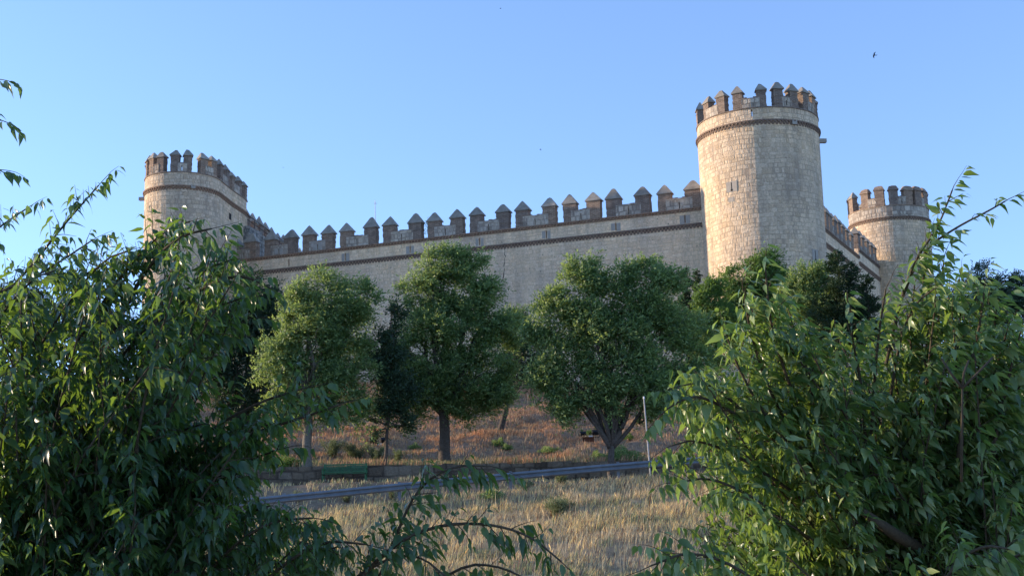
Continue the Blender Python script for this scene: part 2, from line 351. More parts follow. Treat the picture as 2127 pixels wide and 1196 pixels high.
def ground_Y(u, v, Y0=48.0, Y1=88.0):
    for Y in np.arange(Y0, Y1, 0.1):
        p = at(u, v, Y)
        if p[2] < float(hgt(p[0], p[1])): return Y
    return None
ts = np.unique(np.concatenate([np.linspace(-1500, -120, 24), np.linspace(-120, -40, 24), np.arange(-40, 60, 0.5), np.linspace(60, 140, 24), np.linspace(140, 1500, 24)]))
ns = np.unique(np.concatenate([np.linspace(-400, -60, 14), np.arange(-60, -20, 1.0), np.arange(-20, 9.0, 0.4), [9.02, 9.2], np.arange(9.6, 46, 0.5), np.linspace(46, 260, 50), np.linspace(260, 2500, 24)]))
TT, NN = np.meshgrid(ts, ns); GX = RP[0]+TT*RD[0]+NN*RN[0]; GY = RP[1]+TT*RD[1]+NN*RN[1]; GZ = hgt_tn(TT, NN)
def ground_col(x, y, n, t):
    f1 = fbm(x*0.30, y*0.30, 11)[..., None]; f2 = fbm(x*0.9, y*0.9, 23)[..., None]
    straw = np.array([0.42, 0.31, 0.17]); dark = np.array([0.26, 0.19, 0.12]); grav = np.array([0.24, 0.175, 0.115])
    rust = np.array([0.37, 0.205, 0.105]); grey = np.array([0.28, 0.21, 0.15]); olive = np.array([0.11, 0.11, 0.045])
    field = straw*(1-f2)+dark*f2
    slope = rust*(1-f1)+grey*f1
    low = olive*f2+straw*(1-f2)
    nn = n[..., None]
    c = np.where(nn < -0.6, field, np.where(nn < 9.1, grav*(0.75+0.5*f2), slope))
    c = np.where((nn >= 9.1) & (nn < 17), low*(1-sstep(12, 17, nn))+slope*sstep(12, 17, nn), c)
    return c
gc = ground_col(GX, GY, NN, TT).reshape(-1, 3)
nr, ncol = TT.shape; ii = np.arange(nr*ncol).reshape(nr, ncol)
Fq = np.stack([ii[:-1,:-1], ii[:-1,1:], ii[1:,1:], ii[1:,:-1]], -1).reshape(-1, 4)
np_mesh('ground', np.stack([GX, GY, GZ], -1).reshape(-1, 3), Fq, M['ground'], col=gc, smooth=True, kind='structure')
# road sheet behind the guardrail
tr = np.arange(-120, 140, 1.0); nn_ = np.array([0.45, 3.4]); T2, N2 = np.meshgrid(tr, nn_)
RX = RP[0]+T2*RD[0]+N2*RN[0]; RY = RP[1]+T2*RD[1]+N2*RN[1]; RZ = hgt_tn(T2, N2, False)+0.02
ii = np.arange(RX.size).reshape(RX.shape); Fq = np.stack([ii[:-1,:-1], ii[:-1,1:], ii[1:,1:], ii[1:,:-1]], -1).reshape(-1, 4)
np_mesh('road', np.stack([RX, RY, RZ], -1).reshape(-1, 3), Fq, M['asphalt'], kind='structure')

# ------------------------------------------------------------------ castle
castle = empty('castle', (0, 88, 8.5), label='long tan stone castle with round towers and pointed brick merlons on the hill', cat='castle')
Z3 = np.array([0, 0, 1.0])
class Path:
    """polyline in plan with running length; normal points to the outside (right-hand side of travel)"""
    def __init__(s, pts, closed=False):
        p = np.array(pts, float)
        if closed: p = np.vstack([p, p[:1]])
        s.p = p; d = np.linalg.norm(np.diff(p, axis=0), axis=1); s.s = np.concatenate([[0], np.cumsum(d)]); s.L = s.s[-1]; s.closed = closed
    def P(s, q):
        if s.closed: q = q % s.L
        return np.array([np.interp(q, s.s, s.p[:, 0]), np.interp(q, s.s, s.p[:, 1])])
    def T(s, q):
        e = 0.12
        if s.closed: a, b = s.P(q-e), s.P(q+e)
        else: a, b = s.P(max(q-e, 0)), s.P(min(q+e, s.L))
        d = b-a; return d/np.linalg.norm(d)
    def Nn(s, q): t = s.T(q); return np.array([t[1], -t[0]])
def p3(a, z): return np.array([a[0], a[1], z])
def find_s(path, u, z, off=0.0):
    """running length of the camera-facing point of the path that is seen at photo column u"""
    best = None
    for q in np.arange(0, path.L, 0.05):
        p = path.P(q)+path.Nn(q)*off
        if np.dot(path.Nn(q), p) > 0.0: continue
        e = abs(proj((p[0], p[1], z))[0]-u)
        if best is None or e < best[0]: best = (e, q)
    return best[1]
def band(mb, path, s0, s1, z0, z1, off, th, slits=(), sl_w=0.09, sl_z=None, mi=0, step=0.45, ends=True):
    """solid strip along the path from s0 to s1 with real through slits"""
    cuts = set(np.linspace(s0, s1, max(2, int((s1-s0)/step)+1)).tolist())
    sl = []
    for q in slits:
        cuts = {c for c in cuts if abs(c-q) > sl_w*0.8}; cuts.add(q-sl_w/2); cuts.add(q+sl_w/2); sl.append(q)
    cuts = sorted(cuts)
    def seg(a, b, za, zb, le, re):
        A = path.P(a)+path.Nn(a)*off; B = path.P(b)+path.Nn(b)*off
        A2 = path.P(a)+path.Nn(a)*(off-th); B2 = path.P(b)+path.Nn(b)*(off-th)
        mb.face([p3(A,za), p3(B,za), p3(B,zb), p3(A,zb)], [(a,za),(b,za),(b,zb),(a,zb)], mi)
        mb.face([p3(B2,za), p3(A2,za), p3(A2,zb), p3(B2,zb)], [(b,za),(a,za),(a,zb),(b,zb)], mi)
        mb.face([p3(A,zb), p3(B,zb), p3(B2,zb), p3(A2,zb)], [(a,zb),(b,zb),(b,zb+th),(a,zb+th)], mi)
        mb.face([p3(A2,za), p3(B2,za), p3(B,za), p3(A,za)], [(a,za),(b,za),(b,za+th),(a,za+th)], mi)
        if le: mb.face([p3(A2,za), p3(A,za), p3(A,zb), p3(A2,zb)], [(0,za),(th,za),(th,zb),(0,zb)], mi)
        if re: mb.face([p3(B,za), p3(B2,za), p3(B2,zb), p3(B,zb)], [(0,za),(th,za),(th,zb),(0,zb)], mi)
    for k in range(len(cuts)-1):
        a, b = cuts[k], cuts[k+1]; m = (a+b)/2
        if any(abs(m-q) < sl_w/2 for q in sl):
            if sl_z[0] > z0+0.01: seg(a, b, z0, sl_z[0], False, False)
            if sl_z[1] < z1-0.01: seg(a, b, sl_z[1], z1, False, False)
        else:
            le = (k == 0 and ends) or any(abs(a-(q+sl_w/2)) < 1e-6 for q in sl)
            re = (k == len(cuts)-2 and ends) or any(abs(b-(q-sl_w/2)) < 1e-6 for q in sl)
            seg(a, b, z0, z1, le, re)
def teeth(mb, path, s0, s1, z0, z1, off, dep, w=0.13, gap=0.12, mi=0):
    q = s0
    while q < s1:
        t = path.T(q); n = path.Nn(q); o = path.P(q)+n*(off-dep)
        mb.box(p3(o, z0), p3(t*w, 0), p3(n*dep, 0), (0,0,z1-z0), mi, q); q += w+gap
def cornice(path, s0, s1, zt, off, parent, name='brick_cornice', h=0.34):
    mb = MB()
    band(mb, path, s0, s1, zt-0.09, zt, off+0.13, 0.13, mi=0)
    teeth(mb, path, s0, s1, zt-0.18, zt-0.09, off+0.10, 0.10)
    band(mb, path, s0, s1, zt-0.24, zt-0.18, off+0.06, 0.06, mi=0)
    if h > 0.3: teeth(mb, path, s0+0.12, s1, zt-h, zt-0.24, off+0.04, 0.04)
    return mb.build(name, M['redbrick'], parent)
rnd = random.Random(7)
def merlon(path, q, z, w, bh, ch, dep, off, parent, capm='cap', broken=False):
    """brick pier with a pyramid cap; body slightly irregular"""
    t = path.T(q); n = path.Nn(q); c = path.P(q)+n*(off-dep/2); mb = MB()
    j = lambda a: a*(1+rnd.uniform(-0.06, 0.06))
    w = j(w); bh = j(bh); ch = j(ch)*rnd.uniform(0.88, 1.10)
    tl = rnd.uniform(-0.035, 0.035); rows = 10; prev = None; us = rnd.uniform(0, 3)
    def ring(zz, hw, hd, dx=0): return [p3(c+t*(a*hw+dx)+n*(b*hd), zz) for a, b in ((-1,1),(1,1),(1,-1),(-1,-1))]
    for k in range(rows+1):
        zz = z+bh*k/rows; e = rnd.uniform(-0.024, 0.018)
        r = ring(zz, w/2+e, dep/2+e, tl*k/rows)
        if prev:
            for a in range(4):
                b = (a+1) % 4; lw = w if a % 2 == 0 else dep
                mb.face([prev[b], prev[a], r[a], r[b]], [(us+lw,zz-bh/rows),(us,zz-bh/rows),(us,zz),(us+lw,zz)], 0)
        prev = r
    e = 0.075; zb = z+bh
    r0 = ring(zb-0.02, w/2+e, dep/2+e, tl); r1 = ring(zb+0.05, w/2+e*0.9, dep/2+e*0.9, tl)
    top = p3(c+t*(rnd.uniform(-0.08, 0.08)+tl), zb+ch); hw = rnd.uniform(0.02, 0.09)
    k2 = 0.86
    if broken: k2 = 0.55; hw = 0.2
    r2 = [r1[i]*(1-k2)+(top+p3(t*(hw*(-1 if i in (0, 3) else 1)), 0)+np.array([0,0,rnd.uniform(-0.05, 0.02)]))*k2 for i in range(4)]
    mb.face(r0, None, 1)
    for ra, rb in ((r0, r1), (r1, r2)):
        for a in range(4):
            b = (a+1) % 4; mb.face([ra[b], ra[a], rb[a], rb[b]], None, 1)
    tp = top-np.array([0, 0, 0.04]) if not broken else sum(r2)/4+np.array([0, 0, 0.08])
    for a in range(4):
        b = (a+1) % 4; mb.face([r2[b], r2[a], tp], None, 1)
    for i, f in enumerate(mb.f): pass
    return mb.build('merlon', [M['brick'], M[capm]], parent)
def infill(path, s0, s1, z, h, dep, off, parent, slit=True, mat='rubble', plaque=False):
    mb = MB(); L = s1-s0; n = max(2, int(L/0.35)); mid = (s0+s1)/2+rnd.uniform(-0.05, 0.05)
    if slit: band(mb, path, s0, s1, z, z+h-0.05, off, dep, [mid], 0.07, (z+0.06, z+0.06+h*0.55), 0)
    else: band(mb, path, s0, s1, z, z+h-0.05, off, dep, mi=0)
    # irregular top course
    q = s0
    while q < s1-0.02:
        q2 = min(s1, q+rnd.uniform(0.2, 0.42)); band(mb, path, q+0.004, q2-0.004, z+h-0.05, z+h-0.05+rnd.uniform(0.02, 0.10), off-0.01, dep-0.02, mi=2, step=9); q = q2
    if plaque and slit:
        for sg in (-1, 1): a = mid+sg*0.22; band(mb, path, a-0.17, a+0.17, z+0.1, z+0.1+h*0.5, off+0.012, 0.012, mi=1, step=9)
    return mb.build('parapet_infill', [M[mat], M['plaque'], M['brick']], parent)
def plaques(mb, path, q, z0, z1, off, w=0.3):
    for sg in (-1, 1):
        a = q+sg*(0.05+w/2); ww = w*rnd.uniform(0.7, 1.1)
        band(mb, path, a-ww/2, a+ww/2, z0-0.05+rnd.uniform(-0.05,0.05), z1+0.05, off+0.008, 0.008, mi=1, step=9)

# ---- front curtain wall (travels left to right seen from the camera, outside = camera side)
FA = np.array([-22.0, 96.43+(22.0-19.76)*0.3917]); FB = np.array([14.2, 83.5-1.2*0.3917])
fp = Path([FA, FB]); ZF = 20.12
front = MB()
band(front, fp, 0, fp.L, 6.0, 18.8, 0, 2.4, step=2.0)
zs1 = 19.0
slu = [600, 717, 852, 996, 1135, 1279, 1423]
sls = [find_s(fp, u, 19.6) for u in slu]
band(front, fp, 0, fp.L, 18.805, ZF-0.001, 0, 0.55, sls, 0.09, (19.12, 19.68), 0, step=1.5)
for q in sls[1:]: plaques(front, fp, q, 19.14, 19.6, 0)
fw = front.build('curtain_wall', [M['wallstone'], M['plaque']], castle, label='long front curtain wall between the left and the tall right tower')
cornice(fp, 0, fp.L, zs1+0.02, 0.0, fw)
cornice(fp, 0, fp.L, ZF, 0.0, fw, 'coping', h=0.2)
fm = [478, 519.6, 558.8, 600.7, 639.6, 678, 717.8, 768.4, 807.6, 861, 900, 948, 988, 1042, 1083, 1140, 1182, 1230.6, 1273.7, 1335, 1380, 1440]
fs = [find_s(fp, u, 21) for u in fm]
for k, q in enumerate(fs):
    h = {3: (1.30, 0.82)}.get(k, (1.28, 0.78))
    merlon(fp, q, ZF+0.003, 1.0 if k != 21 else 1.15, h[0], h[1], 0.55, -0.02, fw)
for a, b in ((0, 1), (2, 3), (4, 5), (6, 7), (8, 9), (10, 11), (12, 13), (14, 15), (16, 17), (18, 19), (20, 21)):
    infill(fp, fs[a]+rnd.uniform(0.02,0.25), fs[b]-rnd.uniform(0.02,0.25), ZF+0.003, 0.82, 0.45, -0.002, fw, plaque=(a in (2, 4)))
# a crack running down
mb = MB(); q = find_s(fp, 1049, 18); z = 18.7; x = 0
pts = []
while z > 12: pts.append((q+x, z)); x += rnd.uniform(-0.09, 0.09); z -= rnd.uniform(0.12, 0.3)
for (a, za), (b, zb) in zip(pts[:-1], pts[1:]):
    wd = rnd.uniform(0.008, 0.035)*(1.0 if za > 16.5 else 0.5)
    A = fp.P(a)+fp.Nn(a)*0.003; B = fp.P(b)+fp.Nn(b)*0.003; t = fp.T(a)
    mb.face([p3(A-t*wd, za), p3(A+t*wd, za), p3(B+t*wd, zb), p3(B-t*wd, zb)], None, 0)
mb.build('wall_crack', M['darkslot'], fw)

# ---- round towers
def circle(c, r, n=72, a0=0.0): return [c+r*np.array([math.cos(a0+2*math.pi*k/n), math.sin(a0+2*math.pi*k/n)]) for k in range(n)]
def tower(c, ring, levels, zc, zs, flare, mur, pairs, pslit, label, matn='stone', mw=0.8, mh=1.15, mc=0.5, spouts=(), plqs=(), slitu=(), bandmat=None, caps=None, dep=0.5, ih=0.68, bsl=True):
    """ring = plan path at the parapet; shaft shrinks with flare(z)"""
    path = Path(ring, closed=True)
    mb = MB(); n = len(ring); zl = levels
    rr = np.array(ring)
    sv = path.s
    def lev(z): f = flare(z); return c+(rr-c)*f
    for k in range(len(zl)-1):
        A, B = lev(zl[k]), lev(zl[k+1])
        for i in range(n):
            j = (i+1) % n
            mb.face([p3(A[i],zl[k]), p3(A[j],zl[k]), p3(B[j],zl[k+1]), p3(B[i],zl[k+1])], [(sv[i],zl[k]),(sv[i+1],zl[k]),(sv[i+1],zl[k+1]),(sv[i],zl[k+1])], 0)
    T = lev(zl[-1]); mb.face([p3(q, zl[-1]) for q in T], None, 0)
    bs = [find_s(path, u, zs+0.5) for u in slitu]
    band(mb, path, 0, path.L, zs, zc-0.07, 0.0, dep, bs, 0.09, (zs+0.28, zs+0.75), 1 if bandmat else 0, step=0.5, ends=False)
    for u, v, w_, h_, kind in plqs:
        q = find_s(path, u, 18); z = None
        P = path.P(q); 
        for zz in np.arange(12, 25, 0.02):
            f = flare(zz); pp = c+(P-c)*f
            if proj(p3(pp, zz))[1] <= v: z = zz; break
        if z is None: continue
        f = flare(z); P = c+(P-c)*f; nn = path.Nn(q); tt = path.T(q)
        if kind == 'plate':
            mb.box(p3(P-tt*w_/2+nn*-0.05, z-h_/2), p3(tt*w_, 0), p3(nn*0.07, 0), (0,0,h_), 2, q)
            mb.box(p3(P-tt*0.025+nn*0.021, z-h_*0.35), p3(tt*0.05, 0), p3(nn*0.012, 0), (0,0,h_*0.75), 3, q)
            mb.box(p3(P-tt*0.07+nn*0.021, z-h_*0.42), p3(tt*0.14, 0), p3(nn*0.0105, 0), (0,0,0.12), 3, q)
        else: mb.box(p3(P-tt*w_/2+nn*-0.05, z-h_/2), p3(tt*w_, 0), p3(nn*0.06, 0), (0,0,h_), 3 if kind == 'dark' else 2, q)
    tw = mb.build('round_tower', [M[matn], M[bandmat or matn], M['plaque'], M['darkslot']], castle, label=label)
    cornice(path, 0, path.L-0.01, zs+0.02, 0.0, tw)
    cb = MB(); band(cb, path, 0, path.L, zc-0.07, zc, 0.05, dep+0.05, mi=0, ends=False); cb.build('coping', M['brick'], tw)
    ss = [find_s(path, u, zc+1) for u in mur]
    order = sorted(range(len(ss)), key=lambda k: ss[k])
    ssp = list(ss)
    # continue the ring of merlons round the back at the same rhythm
    allS = sorted(ssp); gap = path.L-(allS[-1]-allS[0]); step = 1.5; nb = max(0, int(gap/step)-1)
    back = [(allS[-1]+gap*(k+1)/(nb+1)) % path.L for k in range(nb)]
    for k, q in enumerate(ssp): merlon(path, q, zc+0.003, mw, mh, mc, dep-0.03, -0.015, tw, (caps or {}).get(k, 'cap'), broken=(caps or {}).get(k) == 'brick')
    for q in back: merlon(path, q, zc+0.003, mw, mh, mc, dep-0.03, -0.015, tw)
    for (a, b) in pairs:
        q0, q1 = sorted((ss[a], ss[b]))
        infill(path, q0+mw/2-rnd.uniform(0.05,0.3), q1-mw/2+rnd.uniform(0.05,0.3), zc+0.003, ih, dep-0.1, 0.012, tw, slit=(a, b) in pslit)
    for (u, z, ln, r_) in spouts:
        if ln < 0.3:
            q = find_s(path, u, z); nn = path.Nn(q); P = path.P(q)
        else:
            q = None; side = u; 
            k = np.argmin(rr[:, 0]/rr[:, 1]) if side < 0 else np.argmax(rr[:, 0]/rr[:, 1])
            P = rr[k]; nn = np.array([-0.97, 0.1]) if side < 0 else np.array([0.97, 0.1])
        sp = MB(); tt = np.array([-nn[1], nn[0]])
        P0 = P-nn*0.3
        sp.box(p3(P0-tt*r_, z-r_), p3(tt*2*r_, 0), p3(nn*(ln+0.3), 0), (0,0,r_*1.1), 0)
        sp.box(p3(P0-tt*r_, z+0.1*r_+0.002), p3(tt*r_*0.5, 0), p3(nn*(ln+0.3), 0), (0,0,r_*0.5), 0)
        sp.box(p3(P0+tt*r_*0.5, z+0.1*r_+0.002), p3(tt*r_*0.5, 0), p3(nn*(ln+0.3), 0), (0,0,r_*0.5), 0)
        sp.build('water_spout', M['plaque'], tw)
    return tw
cR = np.array([17.05, 82.5])
fR = lambda z: (0.985+0.015*min(1, max(0, (z-15)/9.6)))
tower(cR, circle(cR, 4.08), [4, 12, 15, 18, 20, 22, 24.62], 25.52, 24.62, fR,
      [1446.5, 1464.5, 1495.5, 1530, 1581, 1617, 1649, 1674.5, 1690.5], [(1, 2), (3, 4), (5, 6), (7, 8)], [(5, 6)],
      'tallest right-hand round tower, sunlit on its left side', mw=0.66, mc=0.58, spouts=[(1, 24.0, 0.45, 0.16), (1648, 24.5, 0.16, 0.18)],
      plqs=[(1524, 388, 0.78, 0.7, 'plate'), (1521, 415, 0.4, 0.32, 'pale'), (1690, 531, 0.62, 0.8, 'plate')], slitu=[1561])
cF = np.array([34.2, 110.5])
tower(cF, circle(cF, 3.5, 60), [4, 14, 18, 22, 24.5], 25.55, 24.5, lambda z: 0.985+0.015*min(1, max(0, (z-16)/8)),
      [1766.5, 1795, 1825.5, 1857, 1886, 1908, 1922], [(1, 2), (3, 4), (5, 6)], [(3, 4)], 'farthest round tower behind the right tree, its merlons weathered', matn='stone', bandmat='rubble',
      mw=0.8, mh=1.35, mc=0.62, caps={1: 'brick', 2: 'brick', 3: 'brick', 4: 'brick', 5: 'brick', 6: 'brick'}, ih=0.75)
# left tower: rounded front, straight right flank
def left_plan():
    pts = [(-27.7, 100.0)]
    c = np.array([-25.0, 93.2]); r = 2.88
    for k in range(0, 37): a = math.pi+math.pi*k/36; pts.append((c[0]+r*math.cos(a), c[1]+r*1.04*math.sin(a)))
    pts += [(-21.9, 96.0), (-21.55, 98.7), (-21.5, 100.0), (-23.6, 100.1), (-25.8, 100.1)]
    return [np.array(p) for p in pts]
def resample(pts, st=0.4):
    p = Path(pts, closed=True); n = int(p.L/st); return [p.P(p.L*k/n) for k in range(n)]
tower(np.array([-24.9, 95.5]), resample(left_plan()), [4, 12, 16, 20, 24.45], 25.52, 24.45, lambda z: 0.985+0.015*min(1, max(0, (z-14)/10)),
      [303.5, 313.9, 332, 363, 390.6, 424.5, 445.6, 461.7, 475, 486, 500.5], [(1, 2), (3, 4), (5, 6), (7, 8), (9, 10)], [(3, 4)],
      'left round tower with a straight right flank, above the near tree', mw=0.62, mh=1.2, mc=0.52,
      spouts=[(-1, 24.05, 0.4, 0.15), (400, 24.4, 0.16, 0.16)], plqs=[(476, 450, 0.55, 0.5, 'dark')])

# ---- right curtain wall in two levels with a step
G0 = np.array([21.2, 85.6]); rd = np.array([0.445, 0.8955]); G1 = np.array([28.2, 99.75]); G2 = np.array([34.0, 111.4])
for (A, B, zc, us, lab) in ((G0, G1, 19.6, [1719, 1726, 1736, 1745, 1753, 1761.5, 1771], 'lower near half of the side curtain wall right of the tall tower'),
                            (G1, G2, 20.24, [1785, 1794, 1803.6, 1811.7, 1819, 1828, 1836], 'upper far half of the side curtain wall next to the farthest tower')):
    pth = Path([A, B]); mb = MB()
    band(mb, pth, 0.002, pth.L, 4, zc-1.32, 0, 2.2, step=2.5)
    band(mb, pth, 0.002, pth.L, zc-1.315, zc-0.001, 0, 0.55, step=2.5)
    rw = mb.build('curtain_wall', [M['wallstone']], castle, label=lab)
    cornice(pth, 0.003, pth.L, zc-1.1, 0, rw); cornice(pth, 0.003, pth.L, zc, 0, rw, 'coping', h=0.2)
    q_ = [find_s(pth, u, zc+1) for u in us]
    for k, q in enumerate(q_): merlon(pth, q, zc+0.003, 0.95, 1.35, 0.75, 0.55, -0.02, rw)
    for k in range(len(q_)-1):
        if q_[k+1]-q_[k] > 1.1: infill(pth, q_[k]+0.46, q_[k+1]-0.46, zc+0.003, 0.8 if k % 2 else 0.5, 0.5, -0.04, rw, slit=False)

# ---- left side wall seen over the front wall: walk, railing, outer merlons
ld = np.array([0.10, 0.995]); ld /= np.linalg.norm(ld); l0 = np.array([-21.0, 98.6])
lp = Path([l0, l0+ld*34]); mb = MB()
q = 0.0
while q < 30:      # broken inner face: blocks of uneven height
    q2 = q+rnd.uniform(0.5, 1.0); zt = 23.3-0.02*q+rnd.uniform(-0.28, 0.1); band(mb, lp, q+0.002, q2-0.002, 6, zt, rnd.uniform(-0.12, 0.1), 0.85, mi=1 if q < 12 else 0, step=5); q = q2
nl = np.array([ld[1], -ld[0]])
op = Path([l0-nl*1.0, l0-nl*1.0+ld*34])
band(mb, op, 0, 34, 6, 23.3, 0, 0.6, mi=0, step=4)
lw = mb.build('curtain_wall', [M['wallstone'], M['ruin']], castle, label='left side wall with broken inner face and railing, behind the front wall')
for k in range(14): merlon(op, 0.9+k*1.85, 23.303, 0.95, 1.3, 0.85, 0.55, -0.02, lw)
for k in range(0, 14, 2): infill(op, 0.9+k*1.85+0.46, 0.9+(k+1)*1.85-0.46, 23.303, 0.8, 0.5, -0.04, lw, slit=False)
mb = MB()
for zz in (24.1, 23.7): mb.tube([p3(lp.P(a)-lp.Nn(a)*0.25, zz) for a in (0, 14, 26)], [0.035]*3, 5)
for k in range(18): a = 0.4+k*1.45; P = lp.P(a)-lp.Nn(a)*0.25; mb.tube([p3(P, 22.9), p3(P, 24.12)], [0.028]*2, 5)
mb.build('railing', M['iron'], lw)
# hidden rear wall closes the court
bp = Path([l0+ld*33-nl*1, G2+np.array([-1.0, 1.0])]); mb = MB(); band(mb, bp, 0, bp.L, 5, 19.0, 0, 2.0, step=4)
mb.build('curtain_wall', [M['wallstone']], castle, label='rear curtain wall of the court')

# ------------------------------------------------------------------ antenna, wall plant
def thing_mb(mb, name, mats, loc, label, cat, group=None, smooth=False):
    return mb.build(name, mats, None, smooth=smooth, origin=loc, label=label, cat=cat, group=group)
top = at(773.5, 416, 101.0); x0, y0 = top[0]+0.25, 101.0
an = empty('antenna_mast', (x0, y0, 8.0), label='thin white antenna mast rising behind the battlements left of centre', cat='antenna')
mb = MB(); mb.tube([(x0, y0, 8.0), (x0, y0, 20), (x0-0.03, y0, top[2])], [0.09, 0.045, 0.03], 6); mb.build('mast', M['white'], an)
mb = MB(); zt = at(773.5, 423, 101.0)[2]
mb.tube([(x0-0.14, y0, zt), (x0+0.14, y0, zt)], [0.02, 0.02], 5); mb.tube([(x0, y0-0.14, zt+0.05), (x0, y0+0.14, zt+0.05)], [0.02, 0.02], 5); mb.build('cross_arm', M['white'], an)

# ------------------------------------------------------------------ retaining wall
def line_tn(t, n): return RP+RD*t+RN*n
rp = Path([line_tn(-45, 9.0), line_tn(50, 9.0)]); mb = MB()
q = 0; 
while q < rp.L:
    q2 = min(rp.L, q+rnd.uniform(0.45, 0.9)); tt_ = -45+q
    band(mb, rp, q, q2, float(hgt_tn(tt_, 8.9, False))-0.6, 2.02+rnd.uniform(-0.03, 0.05), rnd.uniform(-0.02, 0.02), 0.4, step=9); q = q2
mb.build('retaining_wall', [M['block']], None, origin=(0, 53, 1.2), label='low brown stone retaining wall at the foot of the weedy slope', cat='wall')

# ------------------------------------------------------------------ guardrail
gr = empty('guardrail', (RP[0], RP[1], 0), label='grey steel guardrail climbing to the right above the dry grass', cat='guardrail')
prof = [(0.0, 0.0), (0.03, 0.01), (0.08, 0.05), (0.08, 0.075), (0.03, 0.115), (0.02, 0.135), (0.03, 0.155), (0.08, 0.195), (0.08, 0.22), (0.03, 0.26), (0.0, 0.27)]
def rail_top(t): return float(road_z(t))+0.745
mb = MB(); tt_ = np.arange(-24, 30.1, 1.0)
for a, b in zip(tt_[:-1], tt_[1:]):
    for (da, za), (db, zb) in zip(prof[:-1], prof[1:]):
        P = []
        for (t_, d_, z_) in ((a, da, za), (b, da, za), (b, db, zb), (a, db, zb)):
            p = line_tn(t_, -0.10-d_); P.append((p[0], p[1], rail_top(t_)-0.27+z_))
        mb.face(P, None, 0)
mb.build('beam', M['steel'], gr, smooth=False)
for k in range(-6, 8):
    t_ = 4*k+0.0; mb = MB(); p = line_tn(t_, 0.0); z0 = float(hgt_tn(t_, -0.1))-0.4
    for dd in (-0.03, 0.03): mb.box((p[0]-0.05, p[1]+dd-0.004, z0), (0.1,0,0), (0,0.008,0), (0,0,rail_top(t_)+0.05-z0), 0)
    mb.box((p[0]-0.006, p[1]-0.026, z0), (0.012,0,0), (0,0.052,0), (0,0,rail_top(t_)+0.048-z0), 0)
    q = line_tn(t_, -0.035); mb.box((q[0]-0.05, q[1]-0.045, rail_top(t_)-0.22), (0.1,0,0), (0,0.04,0), (0,0,0.13), 0)
    mb.build('post', M['steel'], gr)

# ------------------------------------------------------------------ green bench
bx = at(716, 975, 52.6); gz = float(hgt(bx[0], 52.6))
bz = at(716, 962.5, 52.6)[2]-0.86
bench = empty('park_bench', (bx[0], 52.6, bz), label='green slatted metal park bench in front of the low retaining wall', cat='bench')
W = 1.78
def bbox(mb, x, y, z, dx, dy, dz): mb.box((bx[0]+x, 52.6+y, bz+z), (dx,0,0), (0,dy,0), (0,0,dz))
mb = MB()
for k in range(7): bbox(mb, -W/2, -0.30+k*0.065, 0.44, W, 0.045, 0.025)
mb.build('seat', M['green'], bench)
mb = MB()
for zz in (0.50, 0.82): bbox(mb, -W/2, 0.20+(zz-0.5)*0.25, zz, W, 0.03, 0.045)
for k in range(34):
    x = -W/2+0.03+k*(W-0.09)/33; mb.box((bx[0]+x, 52.6+0.205, bz+0.53), (0.03,0,0), (0,0.02,0), (0,0.075,0.30))
mb.build('backrest', M['green'], bench)
for sx in (-W/2-0.02, W/2-0.03):
    mb = MB(); bbox(mb, sx, -0.28, -0.1, 0.05, 0.05, 0.74); bbox(mb, sx, 0.17, -0.1, 0.05, 0.05, 0.55)
    bbox(mb, sx, -0.28, 0.40, 0.05, 0.5, 0.04); bbox(mb, sx+0.001, -0.30, 0.64, 0.048, 0.5, 0.035)
    mb.box((bx[0]+sx, 52.6+0.18, bz+0.45), (0.05,0,0), (0,0.05,0), (0,0.11,0.43)); mb.build('leg', M['green'], bench)

# ------------------------------------------------------------------ white pole, floodlights
pb = at(1349, 962, 47.8); pt = at(1337.5, 828, 47.8)
pole = empty('white_pole', (pb[0], pb[1], pb[2]), label='thin white leaning pole behind the guardrail beside the right tree', cat='pole')
gzp = float(hgt(pb[0], pb[1])); dv = (pt-pb)/(pt[2]-pb[2]); pg = pb+dv*(gzp-0.3-pb[2])
mb = MB(); mb.tube([pg, pt], [0.030, 0.026], 8); mb.build('shaft', M['palegrey'], pole)
mb = MB(); mb.tube([pt, pt+np.array([0,0,0.09])], [0.04, 0.03], 8); mb.build('cap', M['white'], pole)
def floodlight(u, v, Y, yaw, label, group, m='black', sc=1.0):
    Y = ground_Y(u, v+10, 57) or Y; p = at(u, v, Y); g = float(hgt(p[0], p[1])); z = p[2]
    e = empty('floodlight', (p[0], p[1], g), label=label, cat='floodlight', group=group)
    c, s = math.cos(yaw), math.sin(yaw); ex = np.array([c, s, 0]); ey = np.array([-s, c*0.85, 0.5]); ey /= np.linalg.norm(ey); ez = np.cross(ex, ey)
    w2, h2, d2 = 0.38*sc, 0.28*sc, 0.16*sc; o = np.array([p[0], p[1], z])
    mb = MB(); a = o-ex*w2/2-ez*h2/2; b_ = o-ex*w2*0.36-ez*h2*0.36-ey*d2
    A = [a, a+ex*w2, a+ex*w2+ez*h2, a+ez*h2]; B = [b_, b_+ex*w2*.72, b_+ex*w2*.72+ez*h2*.72, b_+ez*h2*.72]
    mb.face(A[::-1] if False else A); mb.face(B[::-1])
    for i in range(4): j = (i+1) % 4; mb.face([A[j], A[i], B[i], B[j]])
    mb.build('housing', M[m], e)
    mb = MB()
    for sx in (-1, 1): mb.box(o+ex*(sx*(w2/2+0.012)-0.01)-ez*0.02-ey*0.02, ex*0.02, ey*0.05, (0,0,-(h2/2+0.12)))
    mb.box(o-ex*w2/2-ez*0.0-np.array([0,0,h2/2+0.15]), ex*w2, ey*0.05, (0,0,0.03)); mb.build('bracket', M[m], e)
    mb = MB(); mb.tube([(p[0], p[1], g-0.1), (p[0], p[1], z-h2/2-0.12)], [0.04, 0.04], 6); mb.build('post', M[m], e)
